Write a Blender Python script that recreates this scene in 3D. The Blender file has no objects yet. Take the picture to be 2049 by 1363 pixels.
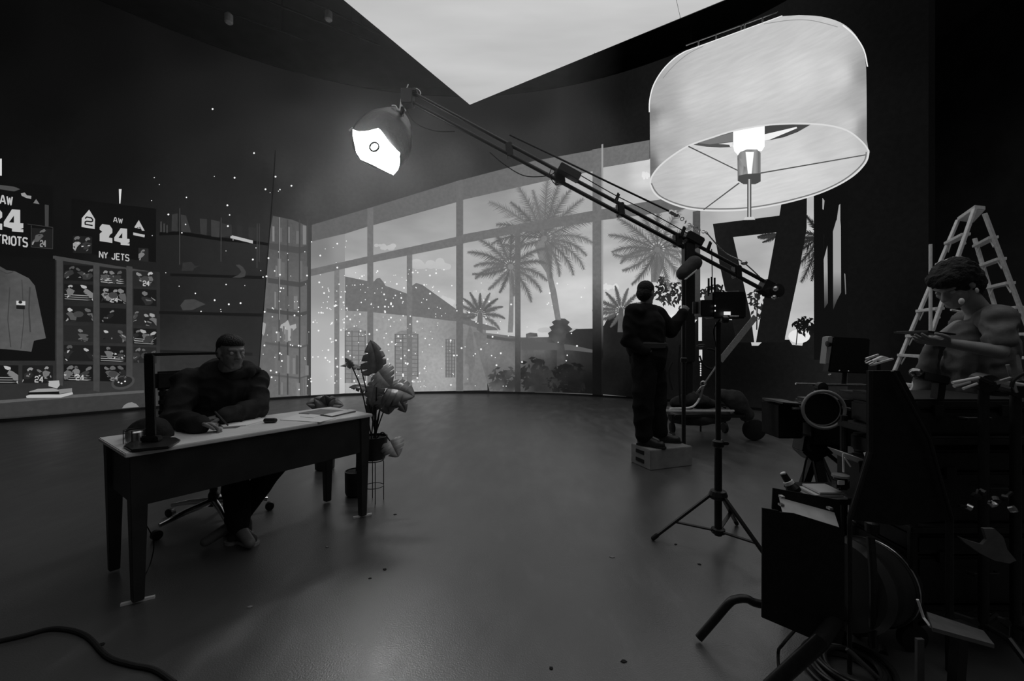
import bpy, bmesh, math, random
import numpy as np
from mathutils import Vector, Matrix, Quaternion
random.seed(7)
C = bpy.context.scene.collection
PI = math.pi
# ---------------------------------------------------------------- camera, world, lights, exposure
F = 850.0; CX, CY = 1024.5, 681.5; CH = 1.27
cam = bpy.data.cameras.new('camera'); cam.sensor_width = 36; cam.lens = F / 2049 * 36
cam.clip_start = .05
cob = bpy.data.objects.new('camera', cam); C.objects.link(cob)
cob.location = (0, 0, CH); cob.rotation_euler = (PI / 2, 0, 0)
S = bpy.context.scene
S.camera = cob
S.view_settings.view_transform = 'Standard'; S.view_settings.look = 'None'
S.view_settings.gamma = 1; S.view_settings.exposure = 0; S.view_settings.use_curve_mapping = False
w = bpy.data.worlds.new('world'); S.world = w; w.use_nodes = True
w.node_tree.nodes['Background'].inputs[0].default_value = (.004, .004, .004, 1)
S.cycles.max_bounces = 6; S.cycles.volume_bounces = 0
CEIL_Z, WALL_TOP = 6.9, 7.15
CEIL_EMIT = .56; DOME_EMIT = 34.0; HAZE = .014; GAIN = 1.15

def g(v): v = v / 255; return v / 12.92 if v <= .04045 else ((v + .055) / 1.055) ** 2.4
def P(px, py, Y): return Vector(((px - CX) / F * Y, Y, CH - (py - CY) / F * Y))
def G(px, py, z=0.): Y = (CH - z) * F / (py - CY); return Vector(((px - CX) / F * Y, Y, z))

# ---------------------------------------------------------------- materials
MATS = {}
def mat(name, v, rough=.5, metal=0., bump=0., scale=20., var=0., spec=.5, sheen=0., trans=0., emit=0.):
    if name in MATS: return MATS[name]
    m = bpy.data.materials.new(name); m.use_nodes = True; n = m.node_tree.nodes; l = m.node_tree.links
    b = n['Principled BSDF']; b.inputs['Base Color'].default_value = (v, v, v, 1)
    b.inputs['Roughness'].default_value = rough; b.inputs['Metallic'].default_value = metal
    b.inputs['Specular IOR Level'].default_value = spec
    if sheen: b.inputs['Sheen Weight'].default_value = sheen
    if trans: b.inputs['Transmission Weight'].default_value = trans
    if emit: b.inputs['Emission Color'].default_value = (1, 1, 1, 1); b.inputs['Emission Strength'].default_value = emit
    if var or bump:
        tc = n.new('ShaderNodeTexCoord'); t = n.new('ShaderNodeTexNoise'); t.inputs['Scale'].default_value = scale; t.inputs['Detail'].default_value = 5
        l.new(tc.outputs['Object'], t.inputs['Vector'])
        if var:
            r = n.new('ShaderNodeValToRGB'); a, c = v * (1 - var), v * (1 + var)
            r.color_ramp.elements[0].position = .3; r.color_ramp.elements[1].position = .7
            r.color_ramp.elements[0].color = (a, a, a, 1); r.color_ramp.elements[1].color = (c, c, c, 1)
            l.new(t.outputs['Fac'], r.inputs[0]); l.new(r.outputs[0], b.inputs['Base Color'])
        if bump:
            u = n.new('ShaderNodeBump'); u.inputs['Strength'].default_value = bump; u.inputs['Distance'].default_value = .02
            l.new(t.outputs['Fac'], u.inputs['Height']); l.new(u.outputs[0], b.inputs['Normal'])
    MATS[name] = m; return m
BLACK = mat('black_matte', .012, .75, var=.3, scale=30, spec=.3)
BLKMET = mat('black_metal', .015, .38, .0, var=.3, scale=60, spec=.5)
STEEL = mat('brushed_steel', .75, .32, 1., var=.15, scale=80)
CHROME = mat('chrome', .7, .15, 1.)
ALU = mat('aluminium', .9, .4, .1, var=.12, scale=40)
RUBBER = mat('rubber', .012, .8, bump=.2, scale=60)
SKIN = mat('skin', .17, .5, var=.1, scale=30, bump=.05)
SKIN2 = mat('pale_skin', .34, .5, var=.1, scale=30)
HOODIE = mat('hoodie_fabric', .028, .95, bump=.35, scale=14, var=.25, spec=.15)
TROUSER = mat('trouser_fabric', .014, .95, bump=.35, scale=12, var=.2, spec=.15)
JACKET = mat('jacket_fabric', .012, .9, bump=.4, scale=10, var=.3, spec=.2)
SHIRT = mat('grey_shirt_fabric', .2, .95, bump=.4, scale=12, var=.25, spec=.1)
HAIR = mat('dark_hair', .007, .7, bump=.8, scale=90, var=.4)
SHOE = mat('shoe_leather', .05, .5, var=.3, scale=30)
SOLE = mat('pale_sole', .35, .6)
DESKTOP = mat('desk_veneer', .78, .42, var=.12, scale=6)
DESKDARK = mat('desk_dark_wood', .022, .5, var=.3, scale=9)
PAPER = mat('paper', .9, .7, var=.04, scale=12)
PRINT = mat('printed_cover', .16, .4, var=.5, scale=25)
LEAF = mat('leaf_green', .22, .32, var=.3, scale=18, spec=.6)
LEAFL = mat('leaf_pale', .5, .35, var=.25, scale=18, spec=.6)
STEM = mat('plant_stem', .03, .5, var=.3, scale=30)
SOIL = mat('soil', .02, .95, bump=1, scale=60, var=.5)
POT = mat('dark_pot', .016, .4, var=.2, scale=20)
PLY = mat('grey_plywood', .25, .55, var=.25, scale=8)
CLOTHBAG = mat('bag_cloth', .035, .9, bump=.6, scale=12, var=.4)
GLASS = mat('clear_glass', .8, .05, trans=.9)
PAINTED = mat('pale_painted_metal', .95, .45, var=.1, scale=20)
EYE = mat('eye', .4, .2)

# ---------------------------------------------------------------- mesh accumulation
def frame_of(d):
    d = Vector(d).normalized(); up = Vector((0, 0, 1)) if abs(d.z) < .95 else Vector((1, 0, 0))
    x = d.cross(up).normalized(); return x, x.cross(d).normalized(), d
class MB:
    def __init__(s): s.v = []; s.f = []
    def add(s, vs, fs):
        b = len(s.v); s.v += [tuple(v) for v in vs]; s.f += [tuple(i + b for i in f) for f in fs]; return s
    def box(s, c, size, rot=0., M=None):
        hx, hy, hz = [k / 2 for k in size]; c = Vector(c); R = M if M is not None else Matrix.Rotation(rot, 3, 'Z')
        vs = [c + R @ Vector((a * hx, b * hy, d * hz)) for a in (-1, 1) for b in (-1, 1) for d in (-1, 1)]
        return s.add(vs, [(0, 1, 3, 2), (4, 6, 7, 5), (0, 4, 5, 1), (2, 3, 7, 6), (0, 2, 6, 4), (1, 5, 7, 3)])
    def bar(s, a, b, wx, wy=None, up=None):
        a, b = Vector(a), Vector(b); wy = wy or wx; x, y, d = frame_of(b - a)
        if up is not None:
            y = (Vector(up) - d * Vector(up).dot(d)).normalized(); x = d.cross(y)
        return s.box((a + b) / 2, (wx, wy, (b - a).length), M=Matrix((x, y, d)).transposed())
    def tube(s, pts, r, n=12, cap=True, closed=False):
        pts = [Vector(p) for p in pts]; m = len(pts); rs = r if isinstance(r, (list, tuple)) else [r] * m
        vs = []; px = None
        for i, p in enumerate(pts):
            if closed: t = pts[(i + 1) % m] - pts[i - 1]
            else: t = pts[min(i + 1, m - 1)] - pts[max(i - 1, 0)]
            t = t.normalized() if t.length > 1e-9 else Vector((0, 0, 1))
            if px is None: px = frame_of(t)[0]
            x = px - t * px.dot(t); x = x.normalized() if x.length > 1e-6 else frame_of(t)[0]; px = x; y = t.cross(x)
            vs += [p + (x * math.cos(k * 2 * PI / n) + y * math.sin(k * 2 * PI / n)) * rs[i] for k in range(n)]
        fs = [(i * n + k, i * n + (k + 1) % n, ((i + 1) % m) * n + (k + 1) % n, ((i + 1) % m) * n + k) for i in range(m if closed else m - 1) for k in range(n)]
        if cap and not closed: fs += [tuple(range(n - 1, -1, -1)), tuple((m - 1) * n + k for k in range(n))]
        return s.add(vs, fs)
    def capsule(s, a, b, ra, rb, n=16, h=5):
        a, b = Vector(a), Vector(b); d = b - a
        if d.length < 1e-5: d = Vector((0, 0, 1e-4)); b = a + d
        u = d.normalized(); pts, rs = [], []
        for i in range(h):
            t = PI / 2 * (i + .25) / h; pts.append(a - u * ra * math.cos(t)); rs.append(ra * math.sin(t))
        pts += [a, b]; rs += [ra, rb]
        for i in range(h - 1, -1, -1):
            t = PI / 2 * (i + .25) / h; pts.append(b + u * rb * math.cos(t)); rs.append(rb * math.sin(t))
        return s.tube(pts, rs, n)
    def ell(s, c, r, M=None, nu=20, nv=12):
        c = Vector(c); M = M or Matrix.Identity(3); vs = []; fs = []
        for j in range(1, nv):
            t = PI * j / nv
            for i in range(nu):
                p = 2 * PI * i / nu; vs.append(c + M @ Vector((r[0] * math.sin(t) * math.cos(p), r[1] * math.sin(t) * math.sin(p), r[2] * math.cos(t))))
        vs += [c + M @ Vector((0, 0, r[2])), c + M @ Vector((0, 0, -r[2]))]; T, B = len(vs) - 2, len(vs) - 1
        for j in range(nv - 2):
            for i in range(nu): fs.append((j * nu + i, (j + 1) * nu + i, (j + 1) * nu + (i + 1) % nu, j * nu + (i + 1) % nu))
        for i in range(nu): fs.append((i, (i + 1) % nu, T)); fs.append(((nv - 2) * nu + (i + 1) % nu, (nv - 2) * nu + i, B))
        return s.add(vs, fs)
    def lathe(s, c, prof, n=32, axis=(0, 0, 1)):
        x, y, d = frame_of(axis); c = Vector(c); m = len(prof)
        vs = [c + d * z + (x * math.cos(2 * PI * k / n) + y * math.sin(2 * PI * k / n)) * r for r, z in prof for k in range(n)]
        fs = [(i * n + k, i * n + (k + 1) % n, (i + 1) * n + (k + 1) % n, (i + 1) * n + k) for i in range(m - 1) for k in range(n)]
        fs += [tuple(range(n - 1, -1, -1)), tuple((m - 1) * n + k for k in range(n))]
        return s.add(vs, fs)
    def prism(s, pts, off):
        pts = [Vector(p) for p in pts]; off = Vector(off); n = len(pts)
        fs = [tuple(range(n)), tuple(range(2 * n - 1, n - 1, -1))] + [(i, i + n, (i + 1) % n + n, (i + 1) % n) for i in range(n)]
        return s.add(pts + [p + off for p in pts], fs)
    def ring(s, c, R, r, axis=(0, 0, 1), n=40, k=10):
        x, y, d = frame_of(axis); c = Vector(c)
        return s.tube([c + (x * math.cos(2 * PI * i / n) + y * math.sin(2 * PI * i / n)) * R for i in range(n)], r, k, closed=True)
    def mesh(s, name):
        me = bpy.data.meshes.new(name); me.from_pydata(s.v, [], s.f); me.update(); return me
    def build(s, name, m, parent=None, smooth=False, bevel=0., origin=None):
        me = s.mesh(name)
        bm = bmesh.new(); bm.from_mesh(me); bmesh.ops.recalc_face_normals(bm, faces=bm.faces)
        if bevel:
            es = [e for e in bm.edges if len(e.link_faces) == 2 and e.calc_face_angle(0) > .6]
            bmesh.ops.bevel(bm, geom=es, offset=bevel, segments=2, affect='EDGES', clamp_overlap=True)
        bm.to_mesh(me); bm.free()
        if smooth or bevel:
            me.polygons.foreach_set('use_smooth', [True] * len(me.polygons)); me.set_sharp_from_angle(angle=.7)
        if m: me.materials.append(m)
        return link(name, me, parent, origin)
def link(name, me, parent=None, origin=None):
    o = bpy.data.objects.new(name, me); C.objects.link(o)
    if parent is not None:
        o.parent = parent; o.matrix_parent_inverse = parent.matrix_basis.inverted()
    elif origin is not None:
        origin = Vector(origin); me.transform(Matrix.Translation(-origin)); o.location = origin
    return o
def tag(o, label=None, cat=None, group=None, kind=None):
    if label: o['label'] = label
    if cat: o['category'] = cat
    if group: o['group'] = group
    if kind: o['kind'] = kind
    return o
def thing(name, loc, label, cat, group=None, kind=None):
    o = bpy.data.objects.new(name, None); C.objects.link(o); o.location = loc; o.empty_display_size = .1
    return tag(o, label, cat, group, kind)
def blob(name, mb, voxel, m, parent, it=4, label=None, fold=0., fs=9.):
    me = mb.mesh('tmp'); t = bpy.data.objects.new('tmp', me); C.objects.link(t)
    r = t.modifiers.new('r', 'REMESH'); r.mode = 'VOXEL'; r.voxel_size = voxel; r.use_smooth_shade = True
    q = t.modifiers.new('s', 'SMOOTH'); q.factor = .5; q.iterations = it
    dg = bpy.context.evaluated_depsgraph_get(); out = bpy.data.meshes.new_from_object(t.evaluated_get(dg)); out.name = name
    bpy.data.objects.remove(t); bpy.data.meshes.remove(me)
    if fold:
        from mathutils import noise
        out.update(); nn = [v.normal.copy() for v in out.vertices]
        for v, n_ in zip(out.vertices, nn):
            k = noise.noise(Vector((v.co.x * fs, v.co.y * fs, v.co.z * fs * 1.1))); v.co += n_ * fold * (1 - 2.2 * abs(k))
    out.materials.clear(); out.materials.append(m); out.update()
    o = link(name, out, parent)
    if label: o['label'] = label
    return o
def curve_pts(pts, n=8):
    pts = [Vector(p) for p in pts]; o = []
    for i in range(len(pts) - 1):
        p0, p1, p2, p3 = pts[max(i - 1, 0)], pts[i], pts[i + 1], pts[min(i + 2, len(pts) - 1)]
        for k in range(n):
            t = k / n; o.append(.5 * ((2 * p1) + (p2 - p0) * t + (2 * p0 - 5 * p1 + 4 * p2 - p3) * t * t + (3 * p1 - p0 - 3 * p2 + p3) * t ** 3))
    o.append(pts[-1]); return o

# ---------------------------------------------------------------- the setting
fm = bpy.data.materials.new('stage_floor'); fm.use_nodes = True
n = fm.node_tree.nodes; l = fm.node_tree.links; b = n['Principled BSDF']
tc = n.new('ShaderNodeTexCoord')
def noise_node(scale, det, stretch=(1, 1, 1)):
    mp = n.new('ShaderNodeMapping'); mp.inputs['Scale'].default_value = stretch; l.new(tc.outputs['Object'], mp.inputs['Vector'])
    t = n.new('ShaderNodeTexNoise'); t.inputs['Scale'].default_value = scale; t.inputs['Detail'].default_value = det
    l.new(mp.outputs[0], t.inputs['Vector']); return t
def ramp(src, p0, c0, p1, c1):
    r = n.new('ShaderNodeValToRGB'); e = r.color_ramp.elements; e[0].position = p0; e[1].position = p1
    e[0].color = (c0,) * 3 + (1,); e[1].color = (c1,) * 3 + (1,); l.new(src, r.inputs[0]); return r
n1 = noise_node(1.3, 6); n2 = noise_node(7, 8, (1, .35, 1)); n3 = noise_node(160, 2)
r1 = ramp(n1.outputs['Fac'], .3, .055, .72, .09)
r2 = ramp(n2.outputs['Fac'], .58, 0, .74, .03)
ad = n.new('ShaderNodeMixRGB'); ad.blend_type = 'ADD'; ad.inputs[0].default_value = 1
l.new(r1.outputs[0], ad.inputs[1]); l.new(r2.outputs[0], ad.inputs[2]); l.new(ad.outputs[0], b.inputs['Base Color'])
r3 = ramp(n2.outputs['Fac'], .3, .28, .7, .40); l.new(r3.outputs[0], b.inputs['Roughness'])
bp = n.new('ShaderNodeBump'); bp.inputs['Strength'].default_value = .25; bp.inputs['Distance'].default_value = .004
l.new(n3.outputs['Fac'], bp.inputs['Height']); l.new(bp.outputs[0], b.inputs['Normal'])
b.inputs['Specular IOR Level'].default_value = 1.0; b.inputs['IOR'].default_value = 1.75
tag(MB().box((0, 4.5, -.1), (22, 17, .2)).build('floor', fm), 'dark grey scuffed studio floor with a dull sheen', kind='structure')
STAGE = mat('stage_black', .17, .9, var=.2, scale=1.5, spec=.1)
tag(MB().box((0, 4.5, 9.1), (22, 17, .2)).build('ceiling', STAGE), 'black stage ceiling', kind='structure')
tag(MB().box((11.1, 4.5, 4.5), (.2, 17, 9.4)).build('wall_right', STAGE), kind='structure')
tag(MB().box((-11.1, 4.5, 4.5), (.2, 17, 9.4)).build('wall_left', STAGE), kind='structure')
tag(MB().box((0, 13.1, 4.5), (22, .2, 9.4)).build('wall_back', STAGE), kind='structure')
tag(MB().box((0, -4.1, 4.5), (22, .2, 9.4)).build('wall_front', STAGE), kind='structure')

# ---------------------------------------------------------------- LED wall: a curved screen; its plan is read off its foot line on the floor
_bx = np.array([-80, 0, 285, 530, 620, 680, 840, 920, 1024, 1180, 1270, 1515, 1700, 1858.])
_by = np.array([852, 844, 821, 803, 797, 791, 785, 785, 788, 795, 802, 821, 842, 868.])
_c = np.polyfit((_bx - 900) / 1000, _by - CY, 4)
def wallY(px): return CH * F / float(np.polyval(_c, (px - 900) / 1000))
def plan(px): Y = wallY(px); return Vector(((px - CX) / F * Y, Y, 0))
def wnormal(px):
    t = plan(px + 4) - plan(px - 4); nn = Vector((t.y, -t.x, 0)).normalized()
    return nn if nn.dot(plan(px)) < 0 else -nn
_cache = {}
def W(px, py, k=0.):
    q = round(px, 2)
    if q not in _cache: _cache[q] = (plan(px), wnormal(px))
    p, nn = _cache[q]; z = CH - (py - CY) / F * p.y
    return Vector((p.x, p.y, max(.05, min(z, WALL_TOP)))) + nn * (.004 * k)
XL, XR = -150, 1858
led = thing('led_wall', plan(900), 'huge curved LED screen wall showing a room with tall windows, palms and a giant lamp', 'screen wall')
xs = list(range(XL, XR, 20)) + [XR]
mb = MB(); vs = []
for x in xs:
    p, nn = plan(x), wnormal(x)
    for a, z in ((.0, 0), (.0, WALL_TOP + .02), (-.22, WALL_TOP + .02), (-.22, 0)): q = p + nn * a; vs.append((q.x, q.y, z))
N = len(xs)
mb.add(vs, [(4 * i + j, 4 * i + 4 + j, 4 * i + 4 + (j + 1) % 4, 4 * i + (j + 1) % 4) for i in range(N - 1) for j in range(4)] + [(0, 1, 2, 3), (4 * N - 4, 4 * N - 3, 4 * N - 2, 4 * N - 1)])
mb.build('panel_body', BLKMET, led)

def emat(name, amp=0., scale=1., stretch=(1, 1, 2.5), lo=.35, hi=.7):
    m = bpy.data.materials.new(name); m.use_nodes = True; n = m.node_tree.nodes; l = m.node_tree.links; n.clear()
    o = n.new('ShaderNodeOutputMaterial'); e = n.new('ShaderNodeEmission'); a = n.new('ShaderNodeAttribute'); a.attribute_name = 'lum'
    l.new(e.outputs[0], o.inputs[0]); l.new(a.outputs['Color'], e.inputs['Color']); e.inputs['Strength'].default_value = GAIN
    if amp:
        tc = n.new('ShaderNodeTexCoord'); mp = n.new('ShaderNodeMapping'); mp.inputs['Scale'].default_value = stretch
        t = n.new('ShaderNodeTexNoise'); t.inputs['Scale'].default_value = scale; t.inputs['Detail'].default_value = 6
        mr = n.new('ShaderNodeMapRange'); mr.inputs[1].default_value = lo; mr.inputs[2].default_value = hi; mr.inputs[3].default_value = GAIN * (1 - amp); mr.inputs[4].default_value = GAIN * (1 + amp)
        l.new(tc.outputs['Object'], mp.inputs[0]); l.new(mp.outputs[0], t.inputs['Vector']); l.new(t.outputs['Fac'], mr.inputs[0]); l.new(mr.outputs[0], e.inputs['Strength'])
    return m
E = emat('led_picture'); ESKY = emat('led_sky', .16, .55); EDIM = emat('led_picture_textured', .09, 14, (1, 1, 1)); ELEAF = emat('led_foliage', .5, 2.2, (1, 1, 1)); ESHADE = emat('led_shade', .05, 3, (1, 1, 6))
def field(samples):
    a = np.array(samples, float)
    def f(x, y):
        d = (a[:, 0] - x) ** 2 + (a[:, 1] - y) ** 2 + 80; w = 1 / d ** 1.5; return float((w * a[:, 2]).sum() / w.sum())
    return f
def scr(name, polys, lum, k=1, parent=None, m=None, label=None, step=8, kind=None):
    """polys: list of polygons in screen-picture units; lum: grey 0..255, a list of greys per polygon, or a function"""
    bm = bmesh.new(); lay = bm.faces.layers.int.new('pi')
    for i, p in enumerate(polys):
        vs = [bm.verts.new((x, y, 0)) for x, y in p]
        try: f = bm.faces.new(vs); f[lay] = i
        except ValueError: pass
    bmesh.ops.triangulate(bm, faces=[f for f in bm.faces if len(f.verts) > 4])
    X = [v.co.x for v in bm.verts]; Y = [v.co.y for v in bm.verts]
    if max(X) - min(X) > step:
        for c in range(int(min(X) // step) + 1, int(max(X) // step) + 1):
            bmesh.ops.bisect_plane(bm, geom=bm.verts[:] + bm.edges[:] + bm.faces[:], plane_co=(c * step, 0, 0), plane_no=(1, 0, 0), dist=1e-4)
    if callable(lum):
        for c in range(int(min(Y) // 16) + 1, int(max(Y) // 16) + 1):
            bmesh.ops.bisect_plane(bm, geom=bm.verts[:] + bm.edges[:] + bm.faces[:], plane_co=(0, c * 16, 0), plane_no=(0, 1, 0), dist=1e-4)
    bm.faces.ensure_lookup_table()
    me = bpy.data.meshes.new(name); V = []; Fs = []; L = []
    multi = isinstance(lum, (list, tuple)); idx = {}
    for f in bm.faces:
        i = f[lay]; ff = []
        for v in f.verts:
            key = (v.index, i if multi else 0, v.co.x, v.co.y)
            if key not in idx:
                idx[key] = len(V); V.append(W(v.co.x, v.co.y, k + (i * .25 if multi else 0)))
                L.append(g(lum(v.co.x, v.co.y) if callable(lum) else lum[i] if multi else lum))
            ff.append(idx[key])
        Fs.append(ff)
    bm.free(); me.from_pydata(V, [], Fs); at = me.color_attributes.new('lum', 'FLOAT_COLOR', 'POINT')
    at.data.foreach_set('color', [c for x in L for c in (x, x, x, 1)]); me.materials.append(m or E)
    o = link(name, me, parent or led); tag(o, label, kind=kind); return o
def stroke(pts, w0, w1=None):
    w1 = w0 if w1 is None else w1; out = []; m = len(pts)
    for i in range(m - 1):
        (x0, y0), (x1, y1) = pts[i], pts[i + 1]; L = math.hypot(x1 - x0, y1 - y0) or 1; nx, ny = -(y1 - y0) / L, (x1 - x0) / L
        a = (w0 + (w1 - w0) * i / (m - 1)) / 2; b_ = (w0 + (w1 - w0) * (i + 1) / (m - 1)) / 2
        out.append([(x0 + nx * a, y0 + ny * a), (x1 + nx * b_, y1 + ny * b_), (x1 - nx * b_, y1 - ny * b_), (x0 - nx * a, y0 - ny * a)])
    return out
def rect(x0, y0, x1, y1, s=0): return [(x0, y0), (x1, y0 + s), (x1, y1 + s), (x0, y1)]
def oval(cx, cy, rx, ry, n=14, a=0): return [(cx + rx * math.cos(t) * math.cos(a) - ry * math.sin(t) * math.sin(a), cy + rx * math.cos(t) * math.sin(a) + ry * math.sin(t) * math.cos(a)) for t in [2 * PI * i / n for i in range(n)]]
def zz(pts, ox, oy, s): return [(ox + x / s, oy + y / s) for x, y in pts]
def botY(px): p = plan(px); return CY + (CH - .05) * F / p.y

# -- the whole picture's ground: dark ceiling and walls of the pictured room, haze painted into their greys
dark = field([(-100, 300, 9), (0, 50, 5), (200, 0, 5), (400, 60, 7), (100, 200, 8), (200, 100, 7), (200, 300, 14), (400, 200, 20), (450, 330, 28), (530, 360, 30), (600, 60, 8), (600, 170, 12), (700, 185, 14), (800, 190, 15), (900, 200, 16), (980, 190, 15), (570, 350, 46), (640, 400, 66), (600, 250, 34), (700, 380, 74), (820, 370, 68), (860, 250, 44), (900, 330, 62),
              (1000, 300, 40), (1050, 200, 16), (1100, 290, 40), (1180, 270, 36), (1250, 180, 17), (1300, 240, 22), (1400, 110, 16), (1700, 300, 15), (1850, 300, 12), (1850, 50, 9), (1700, 700, 15), (1500, 780, 12), (1300, 760, 13), (1850, 700, 9), (100, 500, 12), (300, 600, 26), (480, 600, 34), (400, 740, 44), (300, 780, 46), (100, 790, 40)])
top = 0
scr('pictured_room_shell', [[(x0, CY - (WALL_TOP - CH) * F / wallY(x0)), (x1, CY - (WALL_TOP - CH) * F / wallY(x1)), (x1, botY(x1)), (x0, botY(x0))] for x0, x1 in zip(xs[:-1], xs[1:])], dark, .6, m=EDIM, label='dark walls and ceiling of the pictured room')
# -- pictured sky
sky = field([(640, 500, 128), (640, 600, 150), (640, 760, 160), (680, 600, 170), (700, 480, 150), (700, 560, 185), (820, 430, 150), (850, 560, 172), (900, 400, 146), (900, 600, 172), (960, 390, 142), (1000, 600, 182), (1100, 380, 152), (1150, 600, 192), (1170, 400, 168),
             (1230, 350, 172), (1290, 350, 205), (1260, 450, 160), (1230, 560, 180), (1300, 600, 190), (1360, 640, 200), (1420, 440, 160), (1500, 500, 165), (1480, 560, 178), (1530, 620, 190), (1600, 600, 175), (1620, 680, 185), (1100, 690, 190), (1300, 400, 168), (1450, 430, 168)])
glass = [(690, 468), (735, 454), (913, 405), (927, 400), (1107, 359), (1186, 343), (1208, 335), (1300, 318), (1420, 300), (1632, 300), (1632, 700), (1190, 700), (1190, 800), (690, 800)]
glass = glass[:-2] + [(1190, 690), (690, 690)]
scr('pictured_sky', [glass], sky, 2, m=ESKY, label='bright cloudy sky beyond the pictured windows')
def cloud(cx, cy, w_, h_, lum, seed):
    rr = random.Random(seed); n_ = 16
    ps = [oval(cx + w_ * rr.uniform(-.5, .5), cy + h_ * rr.uniform(-.2, .2), w_ * rr.uniform(.08, .2), h_ * rr.uniform(.15, .4), 12) for _ in range(n_)]
    scr('pictured_cloud', ps, lum, 2.4, m=ESKY, label=None)
cloud(862, 530, 70, 26, 186, 1); cloud(770, 494, 36, 14, 184, 2); cloud(880, 605, 50, 26, 184, 3); cloud(1222, 575, 28, 16, 200, 4); cloud(1293, 351, 14, 16, 222, 5); cloud(1120, 660, 70, 14, 176, 6); cloud(970, 590, 40, 20, 186, 8); cloud(1345, 636, 30, 14, 210, 9)
# soffit band and plaster reveal
scr('pictured_soffit', [zz([(60, 430), (340, 348), (790, 210), (1180, 108), (1480, 53), (1530, 43), (1767, 2), (1767, 100), (1535, 140), (1480, 158), (1280, 200), (825, 303), (790, 315), (370, 430), (228, 475), (60, 520)], 600, 280, 2.524)], lambda x, y: 92 + (x - 700) * .02, 3, m=EDIM, label='grey soffit above the pictured windows')
scr('pictured_plaster_reveal', [[(622, 484), (690, 468), (690, 787), (622, 792)]], field([(640, 500, 118), (640, 560, 140), (640, 680, 168), (640, 770, 172), (685, 500, 140), (685, 750, 190)]), 3.2, label='pale plaster wall seen at the end of the pictured windows')
# house
H = lambda p: zz(p, 600, 280, 2.524)
hs = scr('pictured_house', [H([(228, 858), (340, 864), (560, 886), (790, 913), (850, 933), (940, 960), (948, 1264), (228, 1280)])], field([(700, 640, 140), (700, 760, 165), (800, 680, 150), (880, 740, 158), (950, 700, 120), (965, 760, 115)]), 3.4, m=EDIM, label='plastered mission-style house with a low dark roof')
scr('roof', [H([(228, 690), (335, 712), (375, 715), (388, 700), (405, 698), (425, 722), (432, 737), (545, 778), (567, 775), (569, 735), (588, 723), (618, 732), (628, 750), (630, 830), (700, 878), (790, 890), (870, 912), (990, 948), (1003, 962), (940, 962), (850, 937), (790, 917), (560, 890), (340, 868), (228, 862)])], 104, 3.7, hs, EDIM)
for wx0, wx1, wy0, wy1 in ((226, 334, 945, 1228), (478, 600, 962, 1210), (735, 786, 990, 1200)):
    wn = scr('window', [H([(wx0, wy0 + 22), (wx0 + 25, wy0 + 4), ((wx0 + wx1) / 2, wy0), (wx1 - 15, wy0 + 10), (wx1, wy0 + 30), (wx1, wy1), (wx0, wy1)])], 128, 3.9, hs, EDIM)
    bars = []
    for q in range(1, 12): yy = wy0 + q * (wy1 - wy0) / 12; bars += stroke(H([(wx0, yy), (wx1, yy + 2)]), 1.3)
    for q in range(0, 4): xx = wx0 + 4 + q * (wx1 - wx0 - 8) / 3; bars += stroke(H([(xx, wy0 + 18), (xx, wy1)]), 2)
    tag(scr('window_bars', bars, 100, 4.1, hs), 'dark glazing bars')
scr('pictured_parasol', [H([(858, 938), (872, 960), (884, 1100), (884, 1135), (862, 1135), (862, 1225), (900, 1228), (900, 1240), (828, 1240), (828, 1228), (854, 1225), (854, 1135), (834, 1130), (840, 1010)])], 112, 4.2, m=EDIM, label='closed garden parasol beside the pictured house')
# garden wall, hedge, bushes
gar = field([(980, 700, 118), (960, 760, 105), (1020, 720, 112), (1040, 770, 75), (1080, 700, 96), (1080, 730, 60), (1080, 770, 40), (1130, 700, 62), (1130, 740, 32), (1160, 680, 44), (1180, 700, 36), (1180, 770, 14), (1220, 740, 17), (1240, 680, 26), (1300, 740, 10), (1450, 740, 8), (1000, 750, 100), (1280, 790, 8)])  # haze veil painted into the garden greys, thinning to the right
hedge = zz([(60, 1235), (150, 1242), (320, 1262), (410, 1275), (600, 1272), (640, 1240), (770, 1235), (800, 1215), (915, 1212), (1000, 1190), (1030, 1130), (1080, 1105), (1120, 1150), (1160, 1180), (1300, 1175), (1490, 1182), (1550, 1185), (1590, 1250)], 930, 320, 3.588) + [(1402, 632), (1475, 642), (1500, 668), (1505, 692), (1518, 692), (1530, 680), (1580, 680), (1586, 690), (1606, 692), (1612, 672), (1632, 655), (1697, 640), (1697, botY(1697))] + [(x, botY(x)) for x in range(1680, 940, -50)]
scr('pictured_garden_wall', [hedge], gar, 4.4, m=EDIM, label='low garden wall and dark hedge fading to near black at the right')
scr('pictured_wall_coping', [H([(945, 985), (1060, 1003), (1190, 1005), (1190, 1018), (1060, 1018), (945, 1003)]), H([(1120, 1010), (1370, 1035), (1480, 1060), (1480, 1075), (1360, 1062), (1120, 1060)])], 84, 4.6, label='dark coping on the pictured garden wall')
urn = scr('pictured_urn_plant', [zz([(650, 1150), (680, 1138), (720, 1140), (755, 1165), (740, 1185), (775, 1215), (750, 1235), (730, 1250), (715, 1330), (740, 1560), (660, 1560), (665, 1330), (610, 1275), (598, 1245), (625, 1225), (608, 1200), (640, 1185), (625, 1165)], 930, 320, 3.588)], 72, 4.9, m=ELEAF, label='bushy plant in an urn on the pictured garden wall')
scr('pictured_urn_plant', [zz([(440, 1250), (470, 1240), (520, 1245), (525, 1270), (440, 1275)], 930, 320, 3.588)], 96, 4.9, m=ELEAF)
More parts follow.
